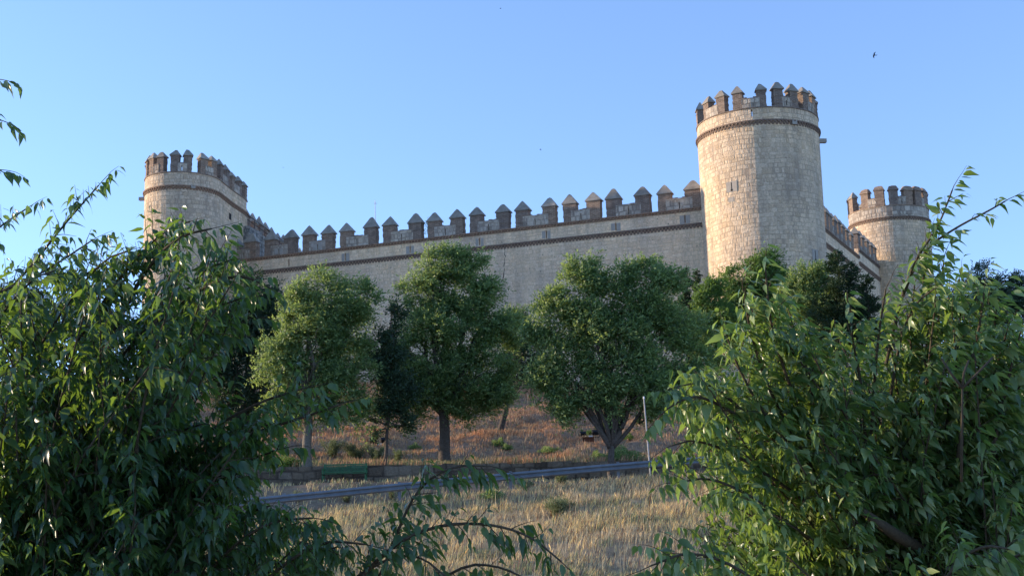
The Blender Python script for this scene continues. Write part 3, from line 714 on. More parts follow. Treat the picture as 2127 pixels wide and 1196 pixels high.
for a in ((1210, 900, 63, 0.1, 'left black floodlight of the pair left of the forked tree trunk'), (1237, 897, 63.2, -0.1, 'right black floodlight of the pair left of the forked tree trunk'),
          (774, 914, 61, 0.15, 'left black floodlight of the pair behind the thin leaning tree'), (798, 913, 61.2, 0.0, 'right black floodlight of the pair, half behind the thin leaning trunk')):
    floodlight(*a, 'floodlights on the slope')
floodlight(161, 913, 60, 0.5, 'left pale floodlight seen through the left foreground leaves', 'pale floodlights', 'white', 0.8)
floodlight(177, 910, 60.3, 0.5, 'right pale floodlight seen through the left foreground leaves', 'pale floodlights', 'white', 0.8)
p = at(1222, 912, ground_Y(1222, 919, 57)); g = float(hgt(p[0], p[1])); mb = MB()
mb.box((p[0]-0.30, p[1], g-0.2), (0.60,0,0), (0,0.12,0), (0,0,p[2]+0.09-g+0.2))
mb.box((p[0]-0.33, p[1]-0.03, p[2]+0.091), (0.66,0,0), (0,0.18,0), (0,0,0.04))
thing_mb(mb, 'ballast_box', M['rust'], (p[0], p[1], g), 'rusty red box under the floodlights left of the forked tree', 'box')
for (u, v, Y, l) in ((1227, 906, 62.8, 'small white junction box between the right pair of floodlights'), (789, 922, 60.8, 'small white junction box between the left pair of floodlights')):
    Y = ground_Y(u, v+5, 57) or Y; p = at(u, v, Y); mb = MB(); g = float(hgt(p[0], p[1]))
    mb.box((p[0]-0.11, p[1]-0.04, p[2]-0.05), (0.22,0,0), (0,0.1,0), (0,0,0.1)); mb.box((p[0]-0.02, p[1]-0.01, g-0.1), (0.04,0,0), (0,0.04,0), (0,0,p[2]-0.05-g+0.1))
    thing_mb(mb, 'junction_box', M['white'], (p[0], p[1], g), l, 'box')

# ------------------------------------------------------------------ birds
def bird(u, v, Y, span, roll, yaw, label, perched=False):
    p = at(u, v, Y); e = (p[0], p[1], p[2])
    mb = MB(); fw_ = np.array([math.cos(yaw), math.sin(yaw)*0.3, 0.05]); fw_ /= np.linalg.norm(fw_)
    up = np.array([0.0, -0.5, 0.85]); sd_ = np.cross(fw_, up); sd_ /= np.linalg.norm(sd_)
    sd_ = sd_*math.cos(roll)+np.cross(fw_, sd_)*math.sin(roll); up = np.cross(sd_, fw_)
    L = span*0.42; o = np.array(e)
    mb.tube([o+fw_*L*0.5, o+fw_*L*0.32, o, o-fw_*L*0.35, o-fw_*L*0.6], [0.002*span, 0.05*span, 0.075*span, 0.04*span, 0.01*span], 8)
    if not perched:
        for s_ in (-1, 1):
            w0 = o+fw_*L*0.2+sd_*s_*0.04*span; w1 = o+fw_*L*0.3+sd_*s_*0.25*span+up*0.04*span; w2 = o-fw_*L*0.25+sd_*s_*0.5*span-up*0.02*span; w3 = o-fw_*L*0.05+sd_*s_*0.22*span; w4 = o-fw_*L*0.15+sd_*s_*0.04*span
            th = up*0.012*span; q = [w0, w1, w2, w3, w4]
            mb.face([a+th for a in q]); mb.face([a-th for a in q][::-1])
            for i in range(5): j = (i+1) % 5; mb.face([q[i]-th, q[j]-th, q[j]+th, q[i]+th])
        for s_ in (-1, 1):
            t0 = o-fw_*L*0.45; t1 = o-fw_*L*0.95+sd_*s_*0.09*span; mb.tube([t0, (t0+t1)/2, t1], [0.03*span, 0.02*span, 0.004*span], 5)
    else:
        mb.tube([o-fw_*L*0.5, o-fw_*L*1.1-np.array([0,0,0.1*span])], [0.03*span, 0.015*span], 5)
        mb.tube([o+fw_*L*0.45+np.array([0,0,0.02]), o+fw_*L*0.6+np.array([0,0,0.05])], [0.045*span, 0.04*span], 6)
    mb.build('bird', M['feather'], None, origin=e, smooth=True, label=label, cat='bird', group='birds in the sky' if not perched else None)
bird(1816, 115, 62, 0.42, 1.2, math.pi, 'dark swallow with spread wings in the sky right of the tall tower')
bird(1123, 311, 95, 0.30, 0.3, 0.5, 'tiny dark bird in the sky above the middle of the front wall')
bird(1040, 18, 80, 0.24, 0.2, 0.2, 'tiny dark bird at the top edge of the sky')
bird(588, 348, 95, 0.22, 0.2, 2.5, 'tiny dark bird in the sky right of the left tower')

# ------------------------------------------------------------------ middle distance trees
rng = np.random.default_rng(3)
def rand_unit(n): v = rng.normal(size=(n, 3)); return v/np.linalg.norm(v, axis=1)[:, None]
def leaf_quads(P, D, Nn_, L, Wd):
    """flat pointed quads: P base (n,3), D direction, Nn_ side vector"""
    n = len(P); side = np.cross(D, Nn_); side /= (np.linalg.norm(side, axis=1)[:, None]+1e-9)
    L = L[:, None]; Wd = Wd[:, None]
    a = P; b = P+D*L*0.45+side*Wd*0.5; c = P+D*L; d = P+D*L*0.45-side*Wd*0.5
    V = np.stack([a, b, c, d], 1).reshape(-1, 3); Fq = np.arange(4*n).reshape(n, 4)
    return V, Fq
def crown_leaves(clumps, Y, nstr, per=9, wind=(0.55, -0.1, 0.1), L=0.15, Wd=0.055, strl=0.55, droop=0.5, up=0.5):
    """clumps: (u, v, ru, rv[, dY, weight]) in photo pixels at distance Y; real ellipsoids of foliage strands"""
    Vs, Fs, base = [], [], 0
    tot = sum(c[2]*c[3]*(c[5] if len(c) > 5 else 1) for c in clumps)
    nstr = int(nstr*1.18)
    for c in clumps:
        u, v, ru, rv = c[:4]; dY = c[4] if len(c) > 4 else 0; wgt = c[5] if len(c) > 5 else 1
        n = int(nstr*ru*rv*wgt/tot)
        if n < 3: continue
        cen = at(u, v, Y+dY); k = (Y+dY)/F; a, b = ru*k, rv*k; dep = (a+b)/2*0.95
        ns_ = max(5, int(c[2]*c[3]/170)); sc_ = rand_unit(ns_); sc_[:, 1] *= 0.9; rs = 0.40+0.70*rng.random(ns_)
        sp_ = sc_*rs[:, None]*np.array([a, dep, b])*0.92; sr = 0.42*(a*b*dep)**(1/3)*(0.40+0.75*rng.random(ns_))*(9.0/max(ns_, 9))**(1/3)*1.12
        i = rng.integers(0, ns_, n); d = rand_unit(n); r = rng.random(n)**0.62
        wd_ = np.array(wind)+np.array([0, 0, 0.38]); wd_ /= np.linalg.norm(wd_)
        q = d*(r*sr[i])[:, None]; q = q+wd_*((q@wd_)*0.9)[:, None]; q[:, 2] *= 0.85
        q = q*np.where(rng.random(n) < 0.06, 1.0+0.9*rng.random(n), 1.0)[:, None]
        P = cen+sp_[i]+q
        gap_ = np.sin(P[:, 0]*2.3+1.3*np.sin(P[:, 2]*1.9)+u)*np.sin(P[:, 2]*2.5+1.1*np.sin(P[:, 0]*1.7))
        kp = (gap_ < 0.34) | (rng.random(n) < 0.12); P = P[kp]; d = d[kp]; i = i[kp]; n = len(P)
        sd_ = d*0.7+np.array([0, 0, up])+np.array(wind)+rng.normal(size=(n, 3))*0.28
        sd_ /= np.linalg.norm(sd_, axis=1)[:, None]
        sl = strl*(0.45+0.6*rng.random(n)+1.3*rng.random(n)**5)
        tt_ = (np.arange(per)+0.5)/per
        pts = P[:, None]+sd_[:, None]*(sl[:, None]*tt_[None])[..., None]; pts[..., 2] -= droop*(sl[:, None]*tt_[None])**2
        pts = pts+rng.normal(size=pts.shape)*0.035
        pts = pts.reshape(-1, 3); m = len(pts)
        D = np.repeat(sd_, per, 0)*0.9+rng.normal(size=(m, 3))*0.5; D[:, 2] -= 0.25; D /= np.linalg.norm(D, axis=1)[:, None]
        cd = sc_[i]*0.5+d*0.8+np.array([0, 0, 0.25]); Q = np.repeat(cd, per, 0)+rng.normal(size=(m, 3))*0.70
        V, Fq = leaf_quads(pts, D, Q, L*(0.7+0.6*rng.random(m)), Wd*(0.7+0.6*rng.random(m)))
        Vs.append(V); Fs.append(Fq+base); base += len(V)
    return np.concatenate(Vs), np.concatenate(Fs)
def limb_pts(a, b, n=6, wob=0.12, sag=0.0):
    a = np.asarray(a, float); b = np.asarray(b, float); L = np.linalg.norm(b-a); out = []
    ph = rnd.uniform(0, 6)
    for k in range(n+1):
        t = k/n; p = a+(b-a)*t; p = p+np.array([math.sin(t*5+ph), math.cos(t*4+ph), 0])*wob*L*0.25*math.sin(math.pi*t); p[2] += sag*L*math.sin(math.pi*t); out.append(p)
    return out
def tree(name, Y, base_uv, fork_uv, r0, clumps, nstr, label, cat='tree', group=None, leaf='leaf_elm', bark='bark', lean=None, extra=(), **kw):
    b = at(base_uv[0], base_uv[1], Y); f = at(fork_uv[0], fork_uv[1], Y); g = float(hgt(b[0], b[1]))
    e = empty(name, (b[0], b[1], g), label=label, cat=cat, group=group)
    b[2] = g-0.3; mb = MB()
    tp = limb_pts(b, f, 8, 0.06); rr = [r0*(1.3 if k == 0 else 1.12 if k == 1 else 1.0)*(1-0.28*k/8) for k in range(9)]
    mb.tube(tp, rr, 10)
    mb.build('trunk', M[bark], e, smooth=True)
    mb = MB()
    big = sorted(clumps, key=lambda c: -c[2]*c[3])[:12]
    for c in big:
        dY = c[4] if len(c) > 4 else 0
        q = at(c[0], c[1], Y+dY*0.8); fr = f+np.array([0, 0, -0.15])
        L = np.linalg.norm(q-fr); mb.tube(limb_pts(fr, q, 7, 0.25, 0.10), [r0*0.5*(1-0.85*k/7)+0.012 for k in range(8)], 6)
        for _ in range(4):
            s_ = fr+(q-fr)*rnd.uniform(0.4, 0.85); k2 = (Y+dY)/F
            ed = q+np.array([rnd.uniform(-1, 1)*c[2]*k2, rnd.uniform(-1, 1)*c[2]*k2, rnd.uniform(-0.5, 1)*c[3]*k2])*0.85
            mb.tube(limb_pts(s_, ed, 5, 0.3, 0.05), [0.045, 0.036, 0.028, 0.02, 0.014, 0.008], 4)
    for (u1, v1, u2, v2, ra, rb) in extra:
        mb.tube(limb_pts(at(u1, v1, Y), at(u2, v2, Y), 6, 0.12), [ra+(rb-ra)*k/6 for k in range(7)], 7)
    mb.build('limbs', M[bark], e, smooth=True)
    V, Fq = crown_leaves(clumps, Y, nstr, **kw)
    np_mesh('crown', V, Fq, M[leaf], e)
    return e
G = 'elms along the terrace'
# tree 1, above the bench's left
tree('elm_tree', 53.5, (637, 1000), (642, 845), 0.22,
     [(660,600,45,38),(615,640,45,50),(690,650,55,60),(640,700,75,65),(720,700,45,55,1),(590,720,40,50),(560,760,38,38,-.5),(620,780,70,50),(690,780,65,60),(735,640,30,35,.5),(750,600,20,18,0),(700,840,55,28),(640,840,55,30),(770,628,16,12),(555,800,22,22),(760,740,22,40),(600,850,40,28),(740,860,40,26),(680,870,40,22),(580,830,30,25)],
     7500, 'leafy elm with pale trunk behind the left end of the green bench', group=G, bark='barkpale')
# dark trees further left
tree('elm_tree', 60, (500, 1000), (505, 880), 0.2, [(520,650,50,50),(480,700,55,60),(540,720,45,60),(500,780,60,55),(455,800,40,60),(540,820,40,40),(470,860,40,30),(510,590,25,25),(430,740,35,40),(555,650,35,45),(575,720,30,45),(560,600,22,22),(590,800,30,40)],
     6500, 'dark elm behind the left foreground leaves, left of the bench', group=G, leaf='leaf_dark')
tree('elm_tree', 62, (372, 1000), (375, 880), 0.2, [(380,740,60,60),(350,800,60,50),(410,800,50,50),(320,740,40,50),(380,690,40,35)],
     2600, 'dark elm mostly hidden behind the left foreground tree', group=G, leaf='leaf_dark')
# thin leaning tree
tree('young_tree', 54.5, (797, 985), (806, 880), 0.09, [(800,700,25,40,0,.8),(800,760,32,40),(815,820,40,40),(785,850,28,30,0,.8),(760,870,16,12),(838,885,14,18),(775,905,8,8),(820,650,14,22,0,.7),(790,800,25,30)],
     2300, 'thin dark young tree with leaning trunk right of the bench', leaf='leaf_dark', bark='bark', extra=[(805,890,838,870,0.03,0.015),(806,880,808,760,0.06,0.02)])
# tree 2 large
tree('elm_tree', 58.5, (925, 968), (921, 855), 0.30,
     [(915,545,38,40),(950,560,35,42),(990,560,18,45,0,1.1),(900,600,55,50),(965,620,60,55),(865,660,50,45),(930,690,80,70),(1000,680,50,60,.5),(850,730,45,55),(1030,700,38,50,1),(900,780,85,60),(985,780,75,55),(1040,770,32,40),(930,835,75,32),(860,810,50,45),(1010,830,45,28),(827,600,14,14,0,.6),(835,640,20,20),(815,760,22,40),(1065,690,22,45,1.5),(885,525,10,12),(940,522,12,16),(990,530,9,20),(830,590,9,12),(1000,600,25,30),(1045,800,28,30),(960,860,40,22),(880,850,40,22),(835,820,30,40)],
     12500, 'tallest broad elm in the middle, standing right of the thin leaning tree', group=G, extra=[(922,850,915,600,0.16,0.03)])
# tree 3 forked
tree('elm_tree', 50.5, (1268, 985), (1270, 925), 0.17,
     [(1215,585,38,30),(1300,572,38,28),(1360,590,45,35),(1250,620,60,45),(1330,640,65,50),(1140,640,45,42),(1200,680,70,60),(1290,700,75,60),(1380,680,60,60,.8),(1110,700,40,45,.8),(1160,760,60,50),(1250,780,80,50),(1340,770,70,55),(1420,740,50,60,1),(1120,770,35,35),(1200,830,60,35),(1300,835,80,35),(1390,820,55,45,.8),(1185,560,16,18),(1225,552,14,14),(1345,555,18,14),(1405,590,18,20),(1450,700,35,50,1.5),(1440,800,35,40,1),(1120,815,35,32),(1170,860,35,18),(1370,860,40,22),(1430,850,45,30,1)],
     14500, 'broad wind-blown elm with trunk forking low, behind the guardrail', group=G,
     extra=[(1268,930,1232,862,0.13,0.10),(1232,862,1195,800,0.10,0.05),(1270,930,1258,860,0.09,0.07),(1258,860,1262,760,0.07,0.04),(1272,925,1300,870,0.12,0.09),(1300,870,1312,800,0.09,0.05),(1275,920,1290,840,0.07,0.04)])
tree('elm_tree', 68, (1035, 900), (1060, 800), 0.18, [(1080,700,35,40),(1065,750,35,40),(1100,760,40,40),(1085,800,35,22),(1070,665,18,20)],
     1500, 'dark small elm further back, filling the gap between the two large elms', group=G, leaf='leaf_dark')
# trees at the foot of the right tower
tree('elm_tree', 64, (1560, 900), (1560, 760), 0.25, [(1555,580,55,42),(1600,560,45,32),(1530,630,45,45),(1600,640,60,55),(1560,710,70,60),(1640,720,50,60),(1505,690,35,50)],
     6500, 'bright green bushy tree at the foot of the tall tower', leaf='leaf_bright', cat='tree')
tree('elm_tree', 62, (1690, 900), (1690, 760), 0.25, [(1680,590,50,40),(1650,630,40,45),(1710,660,60,55),(1680,730,70,60),(1760,700,50,60)],
     6500, 'dark green tree right of the bright tree, below the tall tower', leaf='leaf_elm', cat='tree')
tree('small_tree', 60, (1470, 880), (1470, 700), 0.12, [(1475,620,32,28),(1460,660,30,38),(1490,670,28,40),(1470,730,35,45)],
     2300, 'small bright green tree between the forked elm and the tower foot', leaf='leaf_bright', cat='tree')
tree('elm_tree', 96, (2060, 800), (2060, 700), 0.3, [(2020,590,45,28),(2075,600,45,30),(2115,610,40,30),(2060,650,90,50),(2150,640,60,60),(1995,640,40,40),(2080,720,110,55),(2030,560,18,14),(2110,578,16,12)],
     6500, 'dark bluish tree far behind the right foreground tree', leaf='leaf_dark', L=0.16, Wd=0.08)
tree('elm_tree', 90, (40, 800), (40, 700), 0.3, [(20,620,50,40),(80,630,50,35),(-40,640,60,60),(60,690,90,50),(150,680,60,50),(230,700,60,60),(300,690,50,60)],
     5000, 'dark bluish broad tree far beyond the left foreground leaves', leaf='leaf_dark', L=0.16, Wd=0.08)
# conifers: whorls of short needle sprays
def conifer(u, vt, vb, Y, rb, label, n=2600, skew=0.0, seed=1):
    top = at(u, vt, Y); gz = float(hgt(top[0], top[1])); zb = at(u, vb, Y)[2]; k = Y/F
    e = empty('conifer', (top[0], top[1], gz), label=label, cat='conifer')
    mb = MB(); mb.tube([(top[0], top[1], gz-0.3), (top[0], top[1], zb), (top[0], top[1], top[2]-0.1)], [0.2, 0.14, 0.015], 8); mb.build('trunk', M['bark'], e, smooth=True)
    r = np.random.default_rng(seed); H = top[2]-zb; nb = int(H*13)
    P, D = [], []; mb = MB()
    for i in range(nb):
        f = (i+0.5)/nb; z = top[2]-0.1-H*f; a = r.uniform(0, 6.28); L = rb*k*(0.10+0.9*f**0.8)*r.uniform(0.6, 1.25)
        d = np.array([math.cos(a), math.sin(a), 0.35]); d /= np.linalg.norm(d); p0 = np.array([top[0], top[1], z]); p1 = p0+d*L
        mb.tube([p0, p1], [0.03, 0.008], 4)
        m = int(n*(0.15+f)/nb*1.4)
        t = r.random(m)**0.7; sp = 0.10+0.30*L*(1-t*0.6)
        P.append(p0+(p1-p0)*t[:, None]+r.normal(size=(m, 3))*sp[:, None]*np.array([.45, .45, .35])); dd = d+r.normal(size=(m, 3))*0.45; D.append(dd/np.linalg.norm(dd, axis=1)[:, None])
    mb.build('branches', M['bark'], e)
    P = np.concatenate(P); D = np.concatenate(D); m = len(P); Q = r.normal(size=(m, 3)); Q /= np.linalg.norm(Q, axis=1)[:, None]
    V, Fq = leaf_quads(P, D, Q, 0.15*(0.7+0.6*r.random(m)), 0.045*np.ones(m)); np_mesh('crown', V, Fq, M['needle'], e)
conifer(1738, 518, 720, 60.5, 88, 'dark conifer below the side wall, right of the tall tower', 26000, seed=2)
conifer(1798, 568, 740, 59.5, 50, 'smaller dark conifer tip right of the larger conifer', 12000, seed=3)
conifer(1421, 556, 720, 66, 30, 'narrow dark conifer, left of the two beside the tall tower foot', 9000, seed=4)
conifer(1446, 560, 720, 66.5, 30, 'narrow dark conifer, right of the two beside the tall tower foot', 9000, seed=5)

# ------------------------------------------------------------------ shrubs and weeds
def shrub(u, v, Y, w_, h_, n, label, leaf='leaf_bright', cat='shrub', name='shrub', upright=False, L=0.07, Wd=0.03, ground=True, group=None):
    Y = (ground_Y(u, v+0.4*h_*F/Y, 54.0) or Y) if Y > 52 else (ground_Y(u, v+0.3*h_*F/Y, 24.0, 46.0) or Y) if Y < 44 else Y
    p = at(u, v, Y); g = float(hgt(p[0], p[1]))
    e = empty(name, (p[0], p[1], g), label=label, cat=cat, group=group)
    mb = MB(); tips = []
    for k in range(9):
        a = rnd.uniform(0, 6.28); rr = rnd.uniform(0.2, 0.9)*w_/2; q = np.array([p[0]+math.cos(a)*rr, p[1]+math.sin(a)*rr, g+h_*rnd.uniform(0.6, 1.0)]); tips.append(q)
        mb.tube(limb_pts((p[0]+math.cos(a)*rr*0.2, p[1]+math.sin(a)*rr*0.2, g-0.05), q, 4, 0.2), [0.016, 0.013, 0.010, 0.008, 0.004], 4)
    mb.build('stems', M['twig'], e)
    if upright:
        tips = np.array(tips); i = rng.integers(0, len(tips), n); t = rng.random(n)[:, None]
        b0 = np.array([p[0], p[1], g]); P = b0+(tips[i]-b0)*t+rng.normal(size=(n, 3))*0.05*w_
    else:
        d = rand_unit(n); d[:, 2] = np.abs(d[:, 2]); r = rng.random(n)**0.4; lump = 1+0.2*np.sin(d[:, 0]*6+u)
        P = np.array([p[0], p[1], g])+d*(r*lump)[:, None]*np.array([w_/2, w_/2, h_])
    D = rand_unit(n)*0.7+np.array([0.15, 0, 0.7]); D /= np.linalg.norm(D, axis=1)[:, None]
    V, Fq = leaf_quads(P, D, rand_unit(n), L*(0.6+0.8*rng.random(n)), Wd*np.ones(n)); np_mesh('foliage', V, Fq, M[leaf], e)
shrub(1290, 945, 55.5, 1.9, 0.62, 5000, 'dark green shrub mound between the forked elm and the white pole', leaf='leaf_elm')
shrub(1240, 948, 55.2, 0.9, 0.45, 1600, 'smaller green shrub left of the forked elm trunk', leaf='leaf_elm')
shrub(1037, 921, 60, 0.75, 0.38, 1500, 'round dark green shrub on the slope right of the tall elm trunk', leaf='leaf_elm')
shrub(1052, 929, 59, 0.6, 0.28, 900, 'low green shrub just below the round one right of the tall elm', leaf='leaf_elm')
shrub(862, 928, 60, 0.7, 0.3, 900, 'small green shrub on the slope left of the tall elm trunk', leaf='leaf_elm')
shrub(1247, 884, 66, 0.7, 0.5, 1200, 'green bush on the slope behind the forked elm fork', leaf='leaf_bright')
shrub(1308, 908, 62, 0.55, 0.3, 800, 'small pale green bush on the slope left of the white pole', leaf='leaf_bright')
shrub(1292, 908, 62, 0.45, 0.25, 600, 'smallest pale green bush right of the forked trunk', leaf='leaf_bright')
shrub(1224, 901, 62.5, 0.35, 0.35, 500, 'small bush growing between the right pair of floodlights', leaf='leaf_bright')
shrub(1140, 935, 59, 1.3, 0.3, 1500, 'flat olive shrub on the slope between the two large elms', leaf='leaf_elm')
shrub(585, 965, 54.2, 1.3, 0.5, 2500, 'grey-green cushion plant on the low wall left of the pale trunk', leaf='leaf_bright')
shrub(613, 972, 54.0, 0.9, 0.4, 1600, 'smaller cushion plant on the low wall beside the pale trunk', leaf='leaf_bright')
shrub(740, 940, 55.5, 1.6, 0.75, 3500, 'tall green weeds behind the green bench', leaf='leaf_weed', cat='weeds', name='weed_clump', upright=True, L=0.12, Wd=0.02)
shrub(780, 945, 55.2, 1.2, 0.7, 2200, 'tall yellow-green weeds right of the bench', leaf='leaf_weed', cat='weeds', name='weed_clump', upright=True, L=0.12, Wd=0.02)
shrub(690, 935, 56, 1.6, 0.7, 2600, 'tall green weeds between the pale trunk and the bench', leaf='leaf_weed', cat='weeds', name='weed_clump', upright=True, L=0.12, Wd=0.02)
shrub(825, 950, 55, 0.9, 0.6, 1500, 'green weeds right of the thin leaning trunk', leaf='leaf_weed', cat='weeds', name='weed_clump', upright=True, L=0.12, Wd=0.02)
shrub(1165, 990, 46, 0.75, 0.55, 1800, 'bright green weed growing under the guardrail between its posts', leaf='leaf_weed', cat='weeds', name='weed_clump', upright=True, L=0.09, Wd=0.02)
shrub(1090, 1000, 45, 0.9, 0.5, 1200, 'green weeds right of the guardrail post under the forked elm side', leaf='leaf_weed', cat='weeds', name='weed_clump', upright=True, L=0.09, Wd=0.02)
shrub(720, 1000, 49.5, 0.9, 0.55, 1000, 'pale weed clump on the gravel bank in front of the bench', leaf='leaf_weed', cat='weeds', name='weed_clump', upright=True, L=0.07, Wd=0.02)
shrub(618, 1000, 49.5, 0.5, 0.45, 700, 'yellow-green weed beside the pale trunk', leaf='leaf_weed', cat='weeds', name='weed_clump', upright=True, L=0.09, Wd=0.02)
shrub(815, 990, 49.5, 0.6, 0.6, 900, 'upright weeds with seed heads at the foot of the leaning trunk', leaf='leaf_weed', cat='weeds', name='weed_clump', upright=True, L=0.07, Wd=0.02)
shrub(1160, 1060, 36, 1.5, 0.5, 3500, 'grey-green weed patch in the middle of the dry field', leaf='leaf_weed', cat='weeds', name='weed_clump', upright=True, L=0.12, Wd=0.015)
shrub(1020, 1030, 41, 0.9, 0.35, 1200, 'dark olive weed patch in the dry field below the guardrail', leaf='leaf_elm', cat='weeds', name='weed_clump')
wp = fp.P(find_s(fp, 884, 20))-fp.Nn(0)*1.2
mb_e = at(883, 470, float(wp[1])); 
e = empty('wall_plant', (wp[0], wp[1], 18.9), label='small leafy plant showing through the battlements behind the front wall', cat='plant')
mb = MB(); pts = []
for k in range(10): q = np.array([wp[0]+rnd.uniform(-.35, .25), wp[1]+rnd.uniform(-.3, .3), rnd.uniform(20.6, 21.7)]); pts.append(q); mb.tube([(wp[0], wp[1], 18.9), q], [0.03, 0.01], 4)
mb.build('stems', M['twig'], e); P = np.array(pts)[rng.integers(0, 10, 600)]+rng.normal(size=(600, 3))*0.16
V, Fq = leaf_quads(P, rand_unit(600), rand_unit(600), np.full(600, 0.12), np.full(600, 0.05)); np_mesh('foliage', V, Fq, M['leaf_elm'], e)

# ------------------------------------------------------------------ grass
def blades(name, n, trange, nrange, hfun, width, colfun, label_kind='stuff', seed=5, lean=0.35, clump=0.16, npc=7, dens=None, clip=None):
    r = np.random.default_rng(seed); nc = n//npc
    t = r.uniform(*trange, nc); nn = r.uniform(*nrange, nc)
    x = RP[0]+t*RD[0]+nn*RN[0]; y = RP[1]+t*RD[1]+nn*RN[1]
    keep = np.abs(x) < 0.46*y+4
    if dens is not None: keep &= r.random(nc) < dens(x, y, t, nn)
    x, y, t, nn = x[keep], y[keep], t[keep], nn[keep]; m = len(x)*npc
    x = np.repeat(x, npc)+r.normal(size=m)*clump; y = np.repeat(y, npc)+r.normal(size=m)*clump
    if clip is not None: t2, n2 = tn(x, y); ok = clip(t2, n2); x, y = x[ok], y[ok]; m = len(x)
    t2, n2 = tn(x, y); z = hgt_tn(t2, n2)
    h = hfun(x, y, n2)*(0.55+0.8*r.random(m)); a = r.uniform(0, 6.28, m)
    P = np.stack([x, y, z-0.02], 1); sd_ = np.stack([np.cos(a), np.sin(a)*0.5, 0*a], 1)*width*(0.6+0.8*r.random(m))[:, None]
    ln = np.stack([r.normal(0.35, 0.4, m), r.normal(0, 0.35, m), 0*a], 1)*lean*h[:, None]
    mid = P+np.stack([0*a, 0*a, h*0.6], 1)+ln*0.4; tip = P+np.stack([0*a, 0*a, h], 1)+ln
    V = np.stack([P-sd_*0.4, P+sd_*0.4, mid+sd_*0.5, tip, mid-sd_*0.5], 1).reshape(-1, 3)
    Fq = np.arange(5*m).reshape(m, 5); c = colfun(x, y, n2, t2, r); 
    np_mesh(name, V, Fq, M['grass'], col=np.repeat(c, 5, 0), kind=label_kind)
def pal(cs, w_, r, m):
    i = np.array([np.searchsorted(np.cumsum(q), q_) for q, q_ in ()]) if False else None
def field_col(x, y, n, t, r):
    m = len(x); f = fbm(x*0.35, y*0.7, 31); g = fbm(x*0.8+9, y*1.2, 41); k = r.random(m)
    straw = np.array([0.90, 0.68, 0.29]); pale = np.array([0.72, 0.56, 0.32]); brown = np.array([0.27, 0.20, 0.15]); green = np.array([0.24, 0.27, 0.13]); rust = np.array([0.30, 0.16, 0.09])
    c = np.where((f+0.5*(k-0.5) > 0.5)[:, None], straw, pale)
    c = np.where((g+0.35*(r.random(m)-0.5) > 0.62)[:, None], green, c)
    c = np.where((r.random(m) < 0.22)[:, None], brown, c); c = np.where((r.random(m) < 0.07)[:, None], rust, c)
    return c*(0.7+0.6*r.random(m))[:, None]
def slope_col(x, y, n, t, r):
    m = len(x); f = fbm(x*0.3, y*0.3, 51); g = fbm(x*0.5+3, y*0.5, 61)
    rust = np.array([0.62, 0.34, 0.18]); brown = np.array([0.42, 0.25, 0.15]); tan = np.array([0.58, 0.42, 0.25]); ol = np.array([0.24, 0.25, 0.11])
    c = np.where((f+0.4*(r.random(m)-0.5) > 0.42)[:, None], rust, brown)
    c = np.where((g+0.5*(r.random(m)-0.5) > 0.60)[:, None], tan, c)
    lowp = np.clip((20-n)/9, 0, 0.75)*np.clip((18-t)/14, 0.15, 1)
    c = np.where((r.random(m) < lowp*(0.35+g))[:, None], ol, c)
    return c*(0.65+0.7*r.random(m))[:, None]
blades('dry_grass', 330000, (-18, 30), (-19, -0.12), lambda x, y, n: 0.13+0.22*fbm(x*0.5, y*0.9, 71), 0.015, field_col, seed=5, lean=0.5, clump=0.09, npc=6,
       dens=lambda x, y, t, n: np.clip(fbm(x*0.7, y*1.1, 77)*3.0-0.8, 0.2, 1))
blades('slope_weeds', 380000, (-40, 45), (9.35, 42), lambda x, y, n: 0.09+0.24*fbm(x*0.4, y*0.4, 81)+0.14*(n > 33)+0.22*np.clip((12-n)/2.6, 0, 1)*fbm(x*0.9, y*0.9, 83), 0.03, slope_col, seed=6, lean=0.4, clump=0.13,
       dens=lambda x, y, t, n: np.clip(fbm(x*0.45, y*0.45, 87)*2.6-0.55, 0.30, 1), clip=lambda t, n: n > 9.3)
blades('dry_stalks', 900, (-16, 22), (-16, -0.6), lambda x, y, n: 0.62+0*x, 0.014, field_col, seed=19, lean=0.25, clump=0.25, npc=2)
blades('verge_weeds', 45000, (-20, 30), (3.8, 8.8), lambda x, y, n: 0.10+0.2*fbm(x*0.8, y*0.8, 91), 0.02, field_col, seed=8, clump=0.12,
       dens=lambda x, y, t, n: np.clip(fbm(x*0.9, y*0.9, 97)*3.2-1.3, 0.03, 1))

